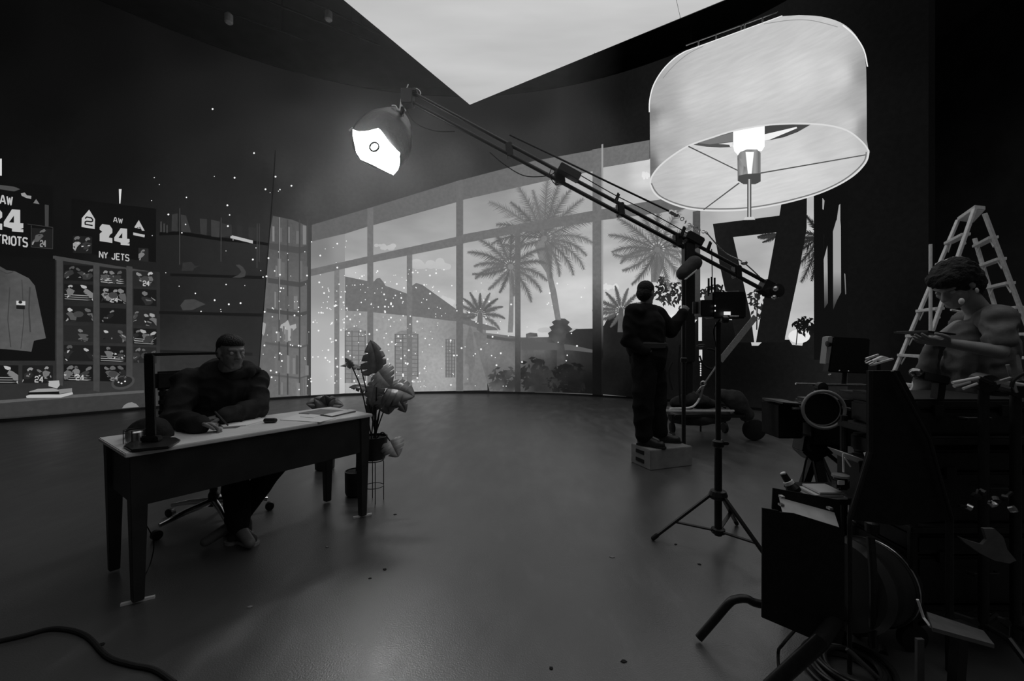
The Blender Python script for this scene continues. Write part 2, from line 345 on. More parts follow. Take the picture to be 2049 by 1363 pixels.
def bush(name, cx, cy, rx, ry, nl, size, lum, k, label):
    ps = []
    for _ in range(nl):
        a = random.random() * 2 * PI; r = math.sqrt(random.random()); x, y = cx + rx * r * math.cos(a), cy + ry * r * math.sin(a)
        t = random.random() * PI; s = size * random.uniform(.6, 1.3)
        ps.append([(x, y), (x + s * .5 * math.cos(t) - s * .22 * math.sin(t), y + s * .5 * math.sin(t) + s * .22 * math.cos(t)), (x + s * math.cos(t), y + s * math.sin(t)), (x + s * .5 * math.cos(t) + s * .22 * math.sin(t), y + s * .5 * math.sin(t) - s * .22 * math.cos(t))])
    return scr(name, ps, lum, k, m=ELEAF, label=label, kind='stuff')
bush('pictured_bush', 1010, 757, 26, 24, 90, 16, 74, 5, 'soft bush at the foot of the pictured garden wall')
bush('pictured_bush', 1075, 745, 28, 30, 110, 18, 44, 5, 'dim bush under the tall pictured palm')
bush('pictured_bush', 1135, 755, 34, 30, 110, 18, 26, 5, 'dark bush left of the thick window post')
bush('pictured_branch', 1342, 585, 28, 22, 110, 11, 38, 5, 'leafy branch beside the standing person')
bush('pictured_branch', 1325, 560, 12, 9, 30, 9, 60, 5, None)
bush('pictured_branch', 1422, 583, 24, 15, 60, 13, 30, 5, 'leafy branch behind the antenna box')
bush('pictured_branch', 1517, 600, 13, 26, 34, 13, 34, 5, 'thin leafy sprig between the lamp base legs')
bush('pictured_branch', 1610, 648, 22, 17, 70, 13, 18, 5, 'leaves at the foot of the sky right of the lamp base')
scr('pictured_sprig_stem', stroke([(1515, 660), (1516, 610), (1519, 580)], 2.5) + stroke([(1519, 640), (1534, 600)], 2.5) + stroke([(1594, 690), (1597, 660), (1606, 645)], 2), 25, 5.2)
scr('pictured_glow', [oval(1600, 673, 22, 14, 14)], 215, 4.45, label='bright glow low in the pictured sky')
# palms
def frond(cx, cy, ang, L, droop, lum, k, par, wl=.27):
    pts = []; x, y, a = cx, cy, ang; n_ = 12
    for i in range(n_ + 1):
        pts.append((x, y)); x += math.cos(a) * L / n_; y += math.sin(a) * L / n_; a += droop / n_ * (1 if math.cos(ang) >= 0 else -1) * (i / n_ + .3)
    ps = stroke(pts, 2.4, .8)
    for i in range(1, n_):
        for sub in (0, .25, .5, .75):
            t = (i + sub) / n_; x = pts[i][0] + (pts[i + 1][0] - pts[i][0]) * sub; y = pts[i][1] + (pts[i + 1][1] - pts[i][1]) * sub
            d = math.atan2(pts[i + 1][1] - pts[i][1], pts[i + 1][0] - pts[i][0]); ll = L * wl * min(1, .45 + t * 1.6) * (1.03 - t) ** .55 * random.uniform(.75, 1.15)
            for sg in (-1, 1):
                dd = d + sg * random.uniform(.6, .9); ex, ey = x + ll * math.cos(dd), y + ll * math.sin(dd) + ll * .2; wv = 1.05
                ps.append([(x - wv * math.cos(d), y - wv * math.sin(d)), (x + wv * math.cos(d), y + wv * math.sin(d)), (ex, ey)])
    scr('frond', ps, lum, k, par, ELEAF if False else E, step=16)
def palm(cx, cy, angs, L, trunk, lum, tl, k, label):
    t = scr('pictured_palm_tree', [trunk, oval(cx, cy, L * .13, L * .15, 12)], tl, k, m=EDIM, label=label)
    for i, a in enumerate(angs):
        ll, dr = (a[1], a[2]) if isinstance(a, tuple) else (1, 1.0); an = a[0] if isinstance(a, tuple) else a
        frond(cx + math.cos(math.radians(an)) * 6, cy + math.sin(math.radians(an)) * 6, math.radians(an), L * ll * 1.12 * random.uniform(.9, 1.08), dr * 1.15, (lum - 14 if lum > 60 else lum) + random.uniform(-8, 8), k + .1 + i * .02, t)
Z7 = lambda p: zz(p, 930, 320, 3.588)
palm(1089, 478, [(-88, 1.12, .1), (-112, 1.1, .3), (-68, 1, .4), (-138, 1.15, .5), (-126, .9, .4), (-52, 1.1, .4), (-30, 1.05, .6), (-152, .95, .7), (-12, .95, 1.1), (4, .9, 1.1), (18, .9, 1.2), (35, .85, 1.0), (55, .8, .8), (160, .8, -.8), (-170, .9, 1.0), (75, .75, .3), (-100, .95, .2), (-78, .95, .2)], 96,
     Z7([(495, 590), (640, 590), (630, 690), (622, 800), (660, 950), (692, 1150), (652, 1150), (605, 900), (585, 810), (545, 750)]), 112, 118, 5.4, 'tallest pictured palm tree, left of the thick window post')
palm(1022, 534, [(-90, .9, .2), (-70, .8, .4), (-110, .9, .3), (-130, 1, .6), (-150, 1, .7), (-165, .9, .9), (-40, .9, .8), (-20, .8, .9), (5, .95, 1.0), (25, .9, .9), (50, .9, .6), (80, .7, .2), (180, .85, 1.2), (160, .9, -.6), (130, .8, -.3), (110, .7, -.2)], 72,
     Z7([(300, 770), (375, 770), (352, 900), (350, 1180), (345, 1240), (310, 1240), (322, 1000), (322, 900)]), 110, 122, 5.3, 'slender pictured palm behind the narrow window post')
palm(1316, 500, [(-170, 1, .8), (-155, 1.15, .5), (-135, 1.1, .4), (-110, 1, .2), (-90, 1.05, .1), (-65, 1.05, .3), (-40, 1.1, .5), (-20, 1, .8), (0, .95, 1), (20, .9, .9), (45, .85, .6), (70, .8, .2), (180, .9, 1.3), (160, .95, -.9), (140, .9, -.6), (120, .9, -.4), (95, .6, 0)], 84,
     Z7([(1335, 660), (1440, 660), (1430, 760), (1385, 880), (1340, 880)]), 110, 112, 5.3, 'pictured palm behind the standing person')
palm(961, 630, [(-90, .9, 0), (-70, 1, .3), (-50, 1, .5), (-30, 1, .7), (-5, 1, .9), (25, 1, .8), (-110, 1, .3), (-130, 1, .4), (-150, 1.1, .5), (-175, 1, .8), (165, .9, -.4)], 40,
     [(956, 630), (966, 630), (966, 668), (954, 660)], 106, 100, 5.3, 'small pictured palm over the roof end of the house')
palm(1243, 622, [(-170, 1.1, .6), (-150, 1.1, .5), (-125, 1, .3), (-100, 1, .2), (-75, .9, .2), (-50, .9, .3), (170, 1, -.6), (150, .9, -.5), (-30, .8, .6), (120, .7, -.2)], 42,
     [(1238, 622), (1248, 622), (1250, 665), (1236, 665)], 96, 80, 5.3, 'small pictured palm left of the standing person')
palm(1643, 474, [(175, 1, -.8), (160, 1.1, -.7), (145, 1.1, -.4), (125, 1.2, -.3), (110, 1.3, -.2), (100, 1.2, -.1), (-160, .8, .6), (-120, .8, .4)], 62,
     [(1637, 474), (1650, 474), (1650, 500), (1637, 500)], 40, 20, 5.1, 'dark drooping palm right of the lamp base')
palm(1562, 468, [(178, .75, .4), (165, .7, -.3), (150, .55, -.3)], 52, [(1556, 466), (1566, 466), (1566, 472), (1556, 472)], 42, 30, 5.1, None)
# window frame, its greys lifted at the left by painted-in haze
SH = lambda x: 0
def vbar(x0, x1, y0, y1, lum, label=None, k=6):
    return scr('pictured_window_post', [[(x0, y0), (x1, y0 - 3), (x1, y1), (x0, y1)]], lum, k, m=EDIM, label=label)
vbar(617, 622, 452, 791, 62)
vbar(735, 747, 418, 788, 106); vbar(913, 927, 363, 785, 100)
vbar(669, 679, 537, 789, 116); vbar(814, 825, 505, 786, 112); vbar(1031, 1042, 452, 787, lambda x, y: 100 if y < 640 else max(45, 100 - (y - 640) * .42))
vbar(1186, 1204, 300, 793, lambda x, y: 104 if y < 560 else max(12, 104 - (y - 560) * .62), 'thick post at the centre of the pictured windows')
scr('pictured_window_post', [[(1204, 290), (1207.5, 289), (1207.5, 720), (1204, 720)]], lambda x, y: 146 if y < 600 else max(20, 146 - (y - 600) * 1.2), 6.2, label='bright edge of the thick window post')
vbar(1387, 1402, 424, 640, lambda x, y: 78 - (y - 424) * .16)
scr('pictured_window_transom', [[(622, 539), (733, 514), (911, 475), (930, 469), (1185, 422.6), (1207, 419), (1320, 400), (1420, 388), (1420, 412), (1362, 420), (1320, 427), (1207, 441), (1185, 445), (1042, 466), (930, 487), (911, 493), (733, 528), (622, 553)]], lambda x, y: 104 - max(0, x - 1200) * .08, 6.4, m=EDIM, label='sloping transom bar of the pictured windows')
scr('pictured_window_sill', [[(1070, 784), (1186, 788), (1186, 791), (1070, 787)], [(1207, 789), (1272, 795), (1272, 801), (1207, 796)]], [90, 105], 6.5)
# right-hand windows seen edge on
scr('pictured_side_window', [[(1630, 384), (1697, 372), (1697, 720), (1630, 720)]], 14, 4.95)
Z5 = lambda p: zz(p, 1560, 340, 3.785)
scr('pictured_side_window', [Z5(p) for p in ([(410, 470), (435, 385), (466, 385), (470, 430), (472, 930), (440, 990), (412, 1060)], [(340, 680), (368, 575), (372, 1010), (345, 1050)], [(455, 270), (466, 260), (466, 385), (438, 385)], [(330, 215), (346, 235), (340, 305), (330, 300)], [(497, 785), (503, 790), (511, 940), (503, 945)])],
    lambda x, y: 150 if y < 545 else max(40, 150 - (y - 545) * 1.4), 8, label='narrow tall side windows beyond the lamp')
scr('pictured_side_window_post', [[(1629.5, 385), (1648.5, 380), (1650, 700), (1630, 700)]], 14, 5.9)
# -- giant lamp
Z = lambda p: zz(p, 1280, 0, 2.964)
LB = lambda p: zz(p, 1360, 380, 4.259)
lampb = [LB(p) for p in ([(287, 293), (855, 222), (828, 365), (460, 405), (320, 420)], [(287, 293), (320, 420), (460, 405), (525, 690), (612, 1080), (640, 1300), (490, 1300), (440, 1060), (395, 870), (345, 640)], [(855, 222), (885, 42), (1090, 12), (1088, 330), (1062, 480), (1010, 760), (945, 1060), (905, 1250), (900, 1300), (655, 1300), (672, 1200), (702, 1040), (752, 780), (828, 365)])]
lamp = scr('giant_table_lamp', lampb, lambda x, y: 20 + max(0, 1500 - x) * .12 * max(0, (640 - y) / 250), 7, m=EDIM, label='giant table lamp: dark slanted open frame base under an oval drum shade')
upper = [(1365, 900), (1330, 850), (1250, 785), (1150, 752), (1020, 738), (880, 738), (740, 748), (560, 780), (430, 820), (300, 865), (200, 925), (120, 990), (75, 1050), (65, 1090)]
lower = [(65, 1090), (85, 1140), (130, 1180), (220, 1220), (330, 1245), (480, 1252), (640, 1245), (800, 1220), (950, 1185), (1080, 1145), (1200, 1090), (1290, 1030), (1350, 960), (1365, 900)]
def smooth2(p, n=4): return [(v.x, v.y) for v in curve_pts([(x, y, 0) for x, y in p], n)]
up_s, lo_s = smooth2(upper), smooth2(lower)
inn = scr('shade_inside', [Z(lo_s + up_s[1:-1])], field([(1330, 380, 175), (1400, 400, 188), (1480, 380, 200), (1600, 330, 200), (1700, 300, 192), (1400, 330, 196), (1320, 340, 178), (1730, 300, 180), (1640, 280, 185)]), 7.3, lamp, ESHADE, 'lit inner face of the drum shade')
outer = smooth2([(62, 660), (68, 560), (100, 480), (150, 410), (210, 350), (270, 312)]) + smooth2([(350, 283), (850, 101)], 8) + smooth2([(950, 95), (1080, 103), (1200, 140), (1280, 205), (1325, 285), (1345, 370), (1350, 480), (1352, 700), (1352, 830)])
shadef = field([(1303, 230, 120), (1303, 330, 95), (1312, 200, 160), (1330, 250, 172), (1400, 200, 190), (1500, 180, 196), (1600, 150, 198), (1680, 150, 196), (1700, 250, 190), (1725, 200, 160), (1733, 150, 140), (1733, 260, 130), (1550, 60, 182), (1450, 100, 182), (1650, 60, 186), (1500, 240, 186), (1400, 280, 180), (1330, 320, 165)])
sh = scr('drum_shade', [Z(outer + [(1360, 880)] + up_s[1:])], shadef, 8, lamp, ESHADE, 'pale fabric oval drum shade')
scr('shade_rim', [q for q in stroke(Z(up_s), 3.2)] + stroke(Z(lo_s), 3.2), 205, 8.6, lamp, label='pale rim of the shade opening')
scr('shade_rim_shadow', stroke(Z(smooth2([(72, 1090), (95, 1135), (135, 1172), (222, 1210), (330, 1235), (480, 1242), (640, 1235), (800, 1211), (950, 1176), (1080, 1136), (1195, 1082), (1280, 1022), (1338, 958), (1350, 905)])), 2.6), 112, 8.7, lamp)
scr('shade_seam', stroke(Z(smooth2([(140, 470), (200, 400), (290, 325), (380, 280)])), 1.4) + stroke(Z(smooth2([(740, 148), (900, 125), (1030, 128), (1180, 165)])), 1.4), 135, 8.7, lamp, label='stitched seam near the top of the shade')
scr('shade_top_rim', stroke(Z(smooth2([(60, 670), (62, 600), (85, 510), (140, 420), (210, 350), (270, 312)])), 2.2) + stroke(Z([(270, 311), (850, 99)]), 1.6) + stroke(Z(smooth2([(1210, 155), (1280, 215), (1335, 300), (1357, 400)])), 2.6), 225, 8.8, lamp)
scr('shade_opening', [Z([(322, 862), (430, 822), (560, 784), (560, 862), (545, 876), (480, 878), (400, 874)]), Z([(745, 750), (880, 741), (1018, 743), (940, 787), (860, 817), (780, 834), (745, 838)])], [78, 66], 7.6, lamp, label='dark top opening seen through the shade')
scr('shade_opening_light', [Z([(470, 857), (556, 846), (556, 872), (540, 875), (535, 862)]), Z([(745, 800), (935, 756), (938, 764), (800, 818), (775, 832), (745, 838)]), Z([(330, 850), (556, 790), (556, 842), (420, 860)])], [215, 228, 112], 7.9, lamp)
scr('bulb', [Z([(558, 783), (745, 750), (745, 872), (728, 900), (640, 890), (600, 905), (588, 926), (565, 900), (558, 870)])], 255, 8.2, lamp, label='glowing white bulb')
sock = [Z([(583, 930), (600, 905), (640, 890), (700, 890), (722, 910), (722, 1080), (690, 1096), (620, 1096), (585, 1075)])]
scr('bulb_socket', sock, lambda x, y: 90 + 60 * abs(math.sin((x - 1478) * .22)), 9, lamp, label='polished metal bulb socket')
scr('socket_highlight', [Z([(632, 905), (682, 905), (668, 1035), (646, 1035)])], 240, 9.3, lamp); scr('socket_base', [Z([(590, 1045), (640, 1035), (722, 1030), (722, 1080), (690, 1096), (620, 1096), (588, 1075)])], 70, 9.4, lamp)
for a, b_ in (((292, 872), (618, 1030)), ((720, 1030), (1345, 922)), ((595, 1088), (382, 1247))): scr('shade_wire', stroke(Z([a, b_]), 2.6, 2.2), 78, 8.9, lamp)
scr('stem', [Z(rect(642, 1065, 650, 1300)), Z(rect(650, 1065, 658, 1300)), Z(rect(658, 1065, 667, 1300)), Z([(630, 1290), (680, 1288), (690, 1306), (620, 1308)])], [70, 190, 80, 190], 9.2, lamp, label='slim metal lamp stem')
# -- left: pictured trophy wall
A = lambda p: zz(p, 0, 340, 5.242)
B = lambda p: zz(p, 0, 580, 5.242)
scr('pictured_shelf_backing', [[(-150, 530), (126, 520), (320, 545), (320, 815), (-150, 850)]], field([(0, 540, 24), (120, 560, 30), (200, 600, 34), (300, 600, 38), (120, 700, 40), (200, 780, 48), (0, 800, 44), (300, 780, 52)]), 1.2, m=EDIM, label='pictured display cabinet behind the photographs')
scr('pictured_cabinet_post', [rect(113, 518, 126, 770, 2), rect(187, 525, 199, 782, 2), rect(253, 532, 265, 770, 2), [(-150, 520), (110, 512), (310, 545), (310, 549), (110, 520), (-150, 530)]], 62, 1.6, m=EDIM, label='meshed upright posts of the pictured cabinet')
scr('pictured_jersey_case', [[(-100, 505), (110, 518), (110, 722), (-100, 722)]], 13, 2, label='dark case behind the framed jersey')
scr('pictured_jersey', [[(-60, 545), (0, 533), (14, 541), (30, 543), (58, 557), (70, 572), (78, 610), (92, 677), (68, 682), (62, 640), (63, 704), (26, 700), (-60, 694)]], field([(0, 560, 66), (40, 560, 78), (60, 600, 74), (85, 670, 82), (30, 650, 84), (0, 660, 76), (50, 690, 82)]), 2.4, m=EDIM, label='grey sports jersey hanging in a dark case')
scr('jersey_fold', stroke([(60, 575), (58, 620), (61, 665)], 3) + stroke([(44, 560), (48, 640), (42, 698)], 1.6) + stroke([(20, 575), (16, 640), (22, 695)], 2) + stroke([(0, 541), (14, 548), (27, 544)], 2), 58, 2.6, label='darker folds of the jersey')
scr('jersey_patch', [rect(33, 602, 51, 610, 1), oval(41, 605, 4, 3), rect(33, 611, 50, 618, 1)], [185, 30, 25], 2.8, label='small badge on the jersey')
scr('pictured_banner', [rect(-100, 358, 106, 505, 14)], 11, 2.0, label='dark banner with large number at the picture edge')
scr('pictured_banner', [rect(143, 398, 312, 505, 20)], 11, 2.0, label='dark banner with block number 24 and lettering')
GL = {'N': [[(0, 1), (0, 0), (1, 1), (1, 0)]], 'Y': [[(0, 0), (.5, .5), (1, 0)], [(.5, .5), (.5, 1)]], 'J': [[(.9, 0), (.9, .8), (.7, 1), (.25, 1), (.05, .8)]], 'E': [[(1, 0), (.05, 0), (.05, 1), (1, 1)], [(.05, .5), (.85, .5)]], 'T': [[(0, 0), (1, 0)], [(.5, 0), (.5, 1)]],
      'S': [[(1, .12), (.8, 0), (.2, 0), (0, .2), (.12, .45), (.9, .55), (1, .8), (.8, 1), (.2, 1), (0, .88)]], 'P': [[(.05, 1), (.05, 0), (.8, 0), (1, .2), (1, .4), (.8, .55), (.05, .55)]], 'A': [[(0, 1), (.4, 0), (.6, 0), (1, 1)], [(.2, .68), (.8, .68)]], 'R': [[(.05, 1), (.05, 0), (.8, 0), (1, .2), (1, .38), (.8, .52), (.05, .52)], [(.5, .52), (1, 1)]],
      'I': [[(.5, 0), (.5, 1)]], 'O': [[(.25, 0), (.75, 0), (1, .22), (1, .78), (.75, 1), (.25, 1), (0, .78), (0, .22), (.25, 0)]], 'W': [[(0, 0), (.25, 1), (.5, .2), (.75, 1), (1, 0)]], '2': [[(0, .25), (.2, 0), (.8, 0), (1, .2), (1, .4), (.8, .52), (.2, .56), (0, .7), (0, 1), (1, 1)]], '4': [[(.75, 1), (.75, 0), (0, .66), (1, .66)]], ' ': []}
def block(txt, p0, p1, hpx, lum, name, bold=.22, label=None, k=3.2, gap=.34):
    """block letters made of straight strokes between p0 and p1 (their feet), hpx tall"""
    n_ = len(txt); wl = [.35 if c == 'I' else .5 if c == ' ' else 1 for c in txt]; tot = sum(wl) + gap * (n_ - 1); x = 0; ps = []; wpx = (p1[0] - p0[0]) / tot
    for c, w_ in zip(txt, wl):
        for st in GL[c]:
            q = [(p0[0] + (x + a * w_ if c != 'I' else x + w_ / 2) * wpx, p0[1] + (x + a * w_) / tot * (p1[1] - p0[1]) - (1 - b_) * hpx) for a, b_ in st]
            ps += stroke(q, hpx * bold * .9)
            ps += [oval(u_, v_, hpx * bold * .45, hpx * bold * .45, 6) for u_, v_ in q[1:-1]]
        x += w_ + gap
    return scr(name, ps, lum, k, label=label)
two = [(0, .2), (.2, 0), (.78, 0), (1, .2), (1, .42), (.8, .56), (.34, .68), (.34, .8), (.72, .8), (.72, .72), (1, .72), (1, 1), (0, 1), (0, .58), (.2, .44), (.66, .34), (.66, .22), (.34, .22), (.34, .34), (0, .34)]
four = [(.5, 0), (.82, 0), (.82, .58), (1, .58), (1, .78), (.82, .78), (.82, .86), (.95, .86), (.95, 1), (.35, 1), (.35, .86), (.5, .86), (.5, .78), (0, .78), (0, .6), (.5, .6), (.5, .3), (.3, .58), (0, .6)]
four = [(.42, 0), (.84, 0), (.84, .6), (1, .6), (1, .8), (.84, .8), (.84, .87), (1, .87), (1, 1), (.42, 1), (.42, .87), (.52, .87), (.52, .8), (0, .8), (0, .6)]
hole = [(.52, .28), (.52, .6), (.27, .6)]
def dig(shape, x0, y0, x1, y1, s): return [(x0 + a * (x1 - x0), y0 + b_ * (y1 - y0) + a * s) for a, b_ in shape]
scr('number', [A(dig(two, 1045, 565, 1178, 748, 20)), A(dig(four, 1198, 606, 1358, 780, 16)), A(dig(hole, 1198, 606, 1358, 780, 16))], [172, 176, 11], 2.6, label='block number 24')
scr('number', [A(dig(two, -170, 385, 25, 610, 20)), A(dig(four, 42, 408, 246, 640, 16)), A(dig(hole, 42, 408, 246, 640, 16))], [176, 178, 11], 2.6, label='large block number 24')
block('AW', A([(1190, 548)])[0], A([(1283, 563)])[0], 9.5, 170, 'letters', .2)
block('AW', A([(5, 355)])[0], A([(130, 370)])[0], 16, 178, 'letters', .2)
block('NY JETS', A([(1043, 920)])[0], A([(1352, 957)])[0], 12, 172, 'letters', .2, 'white block lettering')
block('PATRIOTS', A([(-150, 755)])[0], A([(288, 808)])[0], 17, 178, 'letters', .2, 'white block lettering at the picture edge')
scr('pennant', [A([(935, 418), (997, 520), (993, 622), (855, 600), (858, 508)])], 178, 2.6, label='pointed white badge')
block('2', A([(893, 572)])[0], A([(972, 586)])[0], 15, 12, 'letters', .2)
scr('pennant', [A([(1455, 528), (1517, 640), (1490, 640), (1470, 600), (1440, 605), (1428, 612), (1408, 604)]), A([(1397, 658), (1518, 682), (1515, 709), (1397, 685)]), A([(1452, 600), (1478, 618), (1440, 618)]), A([(380, 308), (416, 362), (350, 350)]), A([(220, 250), (260, 240), (285, 270), (330, 275), (328, 308), (280, 298), (230, 275)])], [172, 172, 150, 110, 140], 2.7)
scr('pictured_pillar', [A([(470, 365), (512, 372), (510, 600), (472, 590)]), A([(-150, 165), (0, 160), (150, 178), (215, 205), (150, 228), (0, 205), (-150, 190)])], [58, 70], 2.5)
scr('pictured_photo_frame', stroke(A([(290, 570), (555, 605), (553, 830), (330, 810), (330, 585)]), 1.2), 52, 2.8)
def blobs(x0, y0, x1, y1, s, hi, k, name='pictured_photograph', label=None, num=False, par=None, seed=0):
    rr = random.Random(seed * 77 + 5); W_, H_ = x1 - x0, y1 - y0; ps = [rect(x0, y0, x1, y1, s)]; ls = [rr.choice([16, 20, 26, 34])]
    style = seed % 4
    if style == 0:      # stripes of a field, figure in the middle
        for q in range(3): yy = y0 + H_ * (.62 + .13 * q); ps.append([(x0 + 1, yy), (x1 - W_ * .1 * rr.random() - 1, yy + s + 1), (x1 - W_ * .2, yy + H_ * .07 + s), (x0 + 2, yy + H_ * .05)]); ls.append(rr.randint(110, 165))
    nf = 1 if style == 2 else rr.randint(2, 3)
    for q in range(nf):  # figures: helmet, shoulders, torso, arms, legs
        fx = x0 + W_ * ((q + .5) / nf + rr.uniform(-.1, .1)); fy = y0 + H_ * rr.uniform(.16, .36) + s * (fx - x0) / W_; r = H_ * rr.uniform(.10, .17); ln = rr.uniform(-.9, .9)
        c = rr.randint(int(hi * .45), hi); J = lambda pts, am=.35: [(x + (y - fy) * ln + rr.uniform(-am, am) * r, y + rr.uniform(-am, am) * r) for x, y in pts]
        ps.append(J([(fx - r * 1.8, fy + r * 1.4), (fx - r * .5, fy + r * .8), (fx + r, fy + r * 1.0), (fx + r * 2.2, fy + r * 1.9), (fx + r * 1.6, fy + r * 3.1), (fx + r * .9, fy + r * 4), (fx - r * .9, fy + r * 3.8), (fx - r * 1.3, fy + r * 2.6)])); ls.append(rr.randint(26, int(hi * .7)))
        ps.append(J([(fx - r * 1.1, fy), (fx - r * .7, fy - r * .8), (fx + r * .2, fy - r), (fx + r * 1.1, fy - r * .4), (fx + r * .9, fy + r * .3), (fx, fy + r * .1), (fx - r * .5, fy + r * .6)], .15)); ls.append(c)
        for k_ in range(rr.randint(3, 5)):
            ax_, ay_ = fx + rr.uniform(-2.6, 2.6) * r, fy + rr.uniform(1, 4.6) * r; aa = rr.uniform(0, 3.1); al_ = r * rr.uniform(.7, 2.0)
            ps.append(J(stroke([(ax_, ay_), (ax_ + al_ * math.cos(aa), ay_ + al_ * .7 * math.sin(aa))], r * rr.uniform(.35, .8), r * .3)[0], .2)); ls.append(rr.choice([24, 40, int(hi * .6), hi, int(hi * .8)]))
    if style == 3: ps.append(oval(x0 + W_ * .5, y0 + H_ * .55, W_ * .18, H_ * .2, 10)); ls.append(60)
    ps = [[(min(max(x, x0), x1), min(max(y, y0 + s * (min(max(x, x0), x1) - x0) / W_), y1 + s * (min(max(x, x0), x1) - x0) / W_)) for x, y in p] for p in ps]
    o = scr(name, ps, ls, k, label=label)
    if num: block('24' if W_ > 30 else '24', (x0 + W_ * .42, y1 - H_ * .08 + s * .5), (x0 + W_ * .68, y1 - H_ * .06 + s * .6), H_ * .3, hi, 'letters', .22, k=k + 4)
    return o
cols = [(128, 186, 0), (200, 252, 1), (267, 313, 2)]
rows = [530, 568, 612, 651, 690, 729]
heights = [31, 33, 31, 32, 32, 33]
for ci, (a, b_, _) in enumerate(cols):
    for ri, (y, h) in enumerate(zip(rows, heights)):
        if ci == 2 and ri == 5: continue
        yo = (5, 6, 12)[ci] * (1 - ri / 6) if ci else 0; num = (ci, ri) in ((1, 1), (2, 0), (0, 5), (1, 5))
        blobs(a, y + yo, b_, y + yo + h, 2.5 - ri * .3, 175 if (ci + ri) % 3 else 120, 2.6, seed=ci * 7 + ri * 3 + 1, num=num)
blobs(-30, 731, 37, 768, 0, 180, 2.6, seed=4); blobs(45, 731, 106, 767, 0, 170, 2.6, seed=9, num=True)
blobs(146, 472, 184, 506, 2, 210, 2.6, seed=13); blobs(277, 496, 297, 522, 2, 190, 2.6, seed=2); blobs(64, 456, 105, 495, 3, 130, 2.6, seed=6, num=True)
scr('pictured_light_slot', [A([(1246, 203), (1275, 203), (1262, 356), (1250, 354)]), [(-3, 318), (4, 318), (4, 352), (-3, 352)]], 205, 3, label='short white downlight slots above the banners')
scr('pictured_bench', [[(-150, 808), (0, 801), (145, 790), (288, 781), (288, 786), (145, 796), (0, 807), (-150, 815)], [(-150, 815), (0, 807), (288, 786), (320, 784), (320, 812), (0, 836), (-150, 850)]], [84, 54], 2.8, m=EDIM, label='long pictured bench under the photographs')
scr('pictured_book_stack', [B(p) for p in ([(275, 1112), (330, 1095), (620, 1098), (760, 1072), (767, 1095), (640, 1130), (280, 1134)], [(298, 1075), (615, 1065), (620, 1095), (300, 1100)], [(310, 1065), (400, 1038), (560, 1032), (620, 1050), (615, 1065), (305, 1074)], [(615, 1045), (755, 1030), (757, 1070), (625, 1090)], [(510, 955), (620, 950), (628, 1000), (600, 1035), (545, 1020), (510, 1010), (590, 985)])], [170, 14, 140, 120, 165], 3.6, label='stack of pale and dark books on the pictured bench')
scr('pictured_football', [oval(246, 765, 24, 14, 18, -.25), oval(246, 764, 19, 10, 18, -.25)] + [oval(*q, 2, 1.6, 6) for q in ((237, 765), (243, 767), (250, 763), (233, 757))], [66, 34, 190, 225, 235, 200], 3.6, label='glinting oval football on the pictured bench')
scr('pictured_dome', [[(244, 817), (248, 811), (256, 806), (264, 805), (272, 808), (278, 814)]], 122, 3.6, label='pale round top behind the bench')
Cc = lambda p: zz(p, 300, 380, 4.868)
scr('pictured_shelf_books', [Cc(p) for p in ([(215, 240), (270, 230), (270, 405), (210, 400)], [(300, 240), (350, 250), (402, 415), (305, 410)], [(485, 280), (555, 285), (552, 445), (492, 430)], [(595, 290), (680, 310), (675, 465), (597, 455)], [(695, 325), (795, 340), (797, 450), (697, 462)], [(845, 350), (905, 355), (903, 455), (850, 445)], [(960, 365), (1030, 372), (1028, 480), (962, 470)], [(100, 310), (115, 310), (115, 410), (100, 410)], [(130, 330), (145, 330), (145, 415), (130, 415)], [(160, 345), (172, 345), (172, 420), (160, 420)])],
    [50, 52, 50, 54, 46, 40, 44, 60, 60, 60], 1.6, m=EDIM, label='row of books on the dark top shelf')
scr('pictured_shelf', [Cc([(90, 415), (290, 405), (700, 465), (1040, 500), (1160, 520), (1160, 545), (1040, 530), (700, 500), (290, 440), (90, 445)]), Cc([(200, 815), (1100, 840), (1100, 870), (200, 840)]), Cc([(90, 1180), (1090, 1205), (1090, 1235), (90, 1210)]), [(320, 700), (505, 706), (505, 712), (320, 706)]], [9, 14, 16, 26], 1.9, label='dark shelves of the pictured bookcase')
scr('pictured_shelf_light', [Cc([(785, 440), (1003, 495), (1002, 524), (783, 471)])], 172, 2.2, label='bright strip light under the pictured shelf')
scr('pictured_shelf_rail', [q for x, y0, y1 in ((290, 180, 730), (694, 270, 700), (1045, 330, 760), (1066, 330, 700)) for q in stroke(Cc([(x, y0), (x - 2, y1)]), 1.6)], 60, 2.2, label='thin vertical shelf rails')
scr('pictured_helmet', [Cc([(835, 735), (870, 728), (910, 755), (935, 800), (925, 845), (880, 858), (800, 855), (860, 830), (890, 800), (870, 765)])], 58, 2.4, m=EDIM, label='glossy helmet on the pictured shelf')
scr('pictured_helmet', [Cc([(320, 710), (400, 700), (440, 740), (500, 735), (430, 765), (420, 790), (310, 790)]), Cc([(295, 1125), (340, 1070), (430, 1065), (500, 1095), (540, 1115), (420, 1130), (415, 1170), (320, 1175)])], [42, 60], 2.4, m=EDIM)
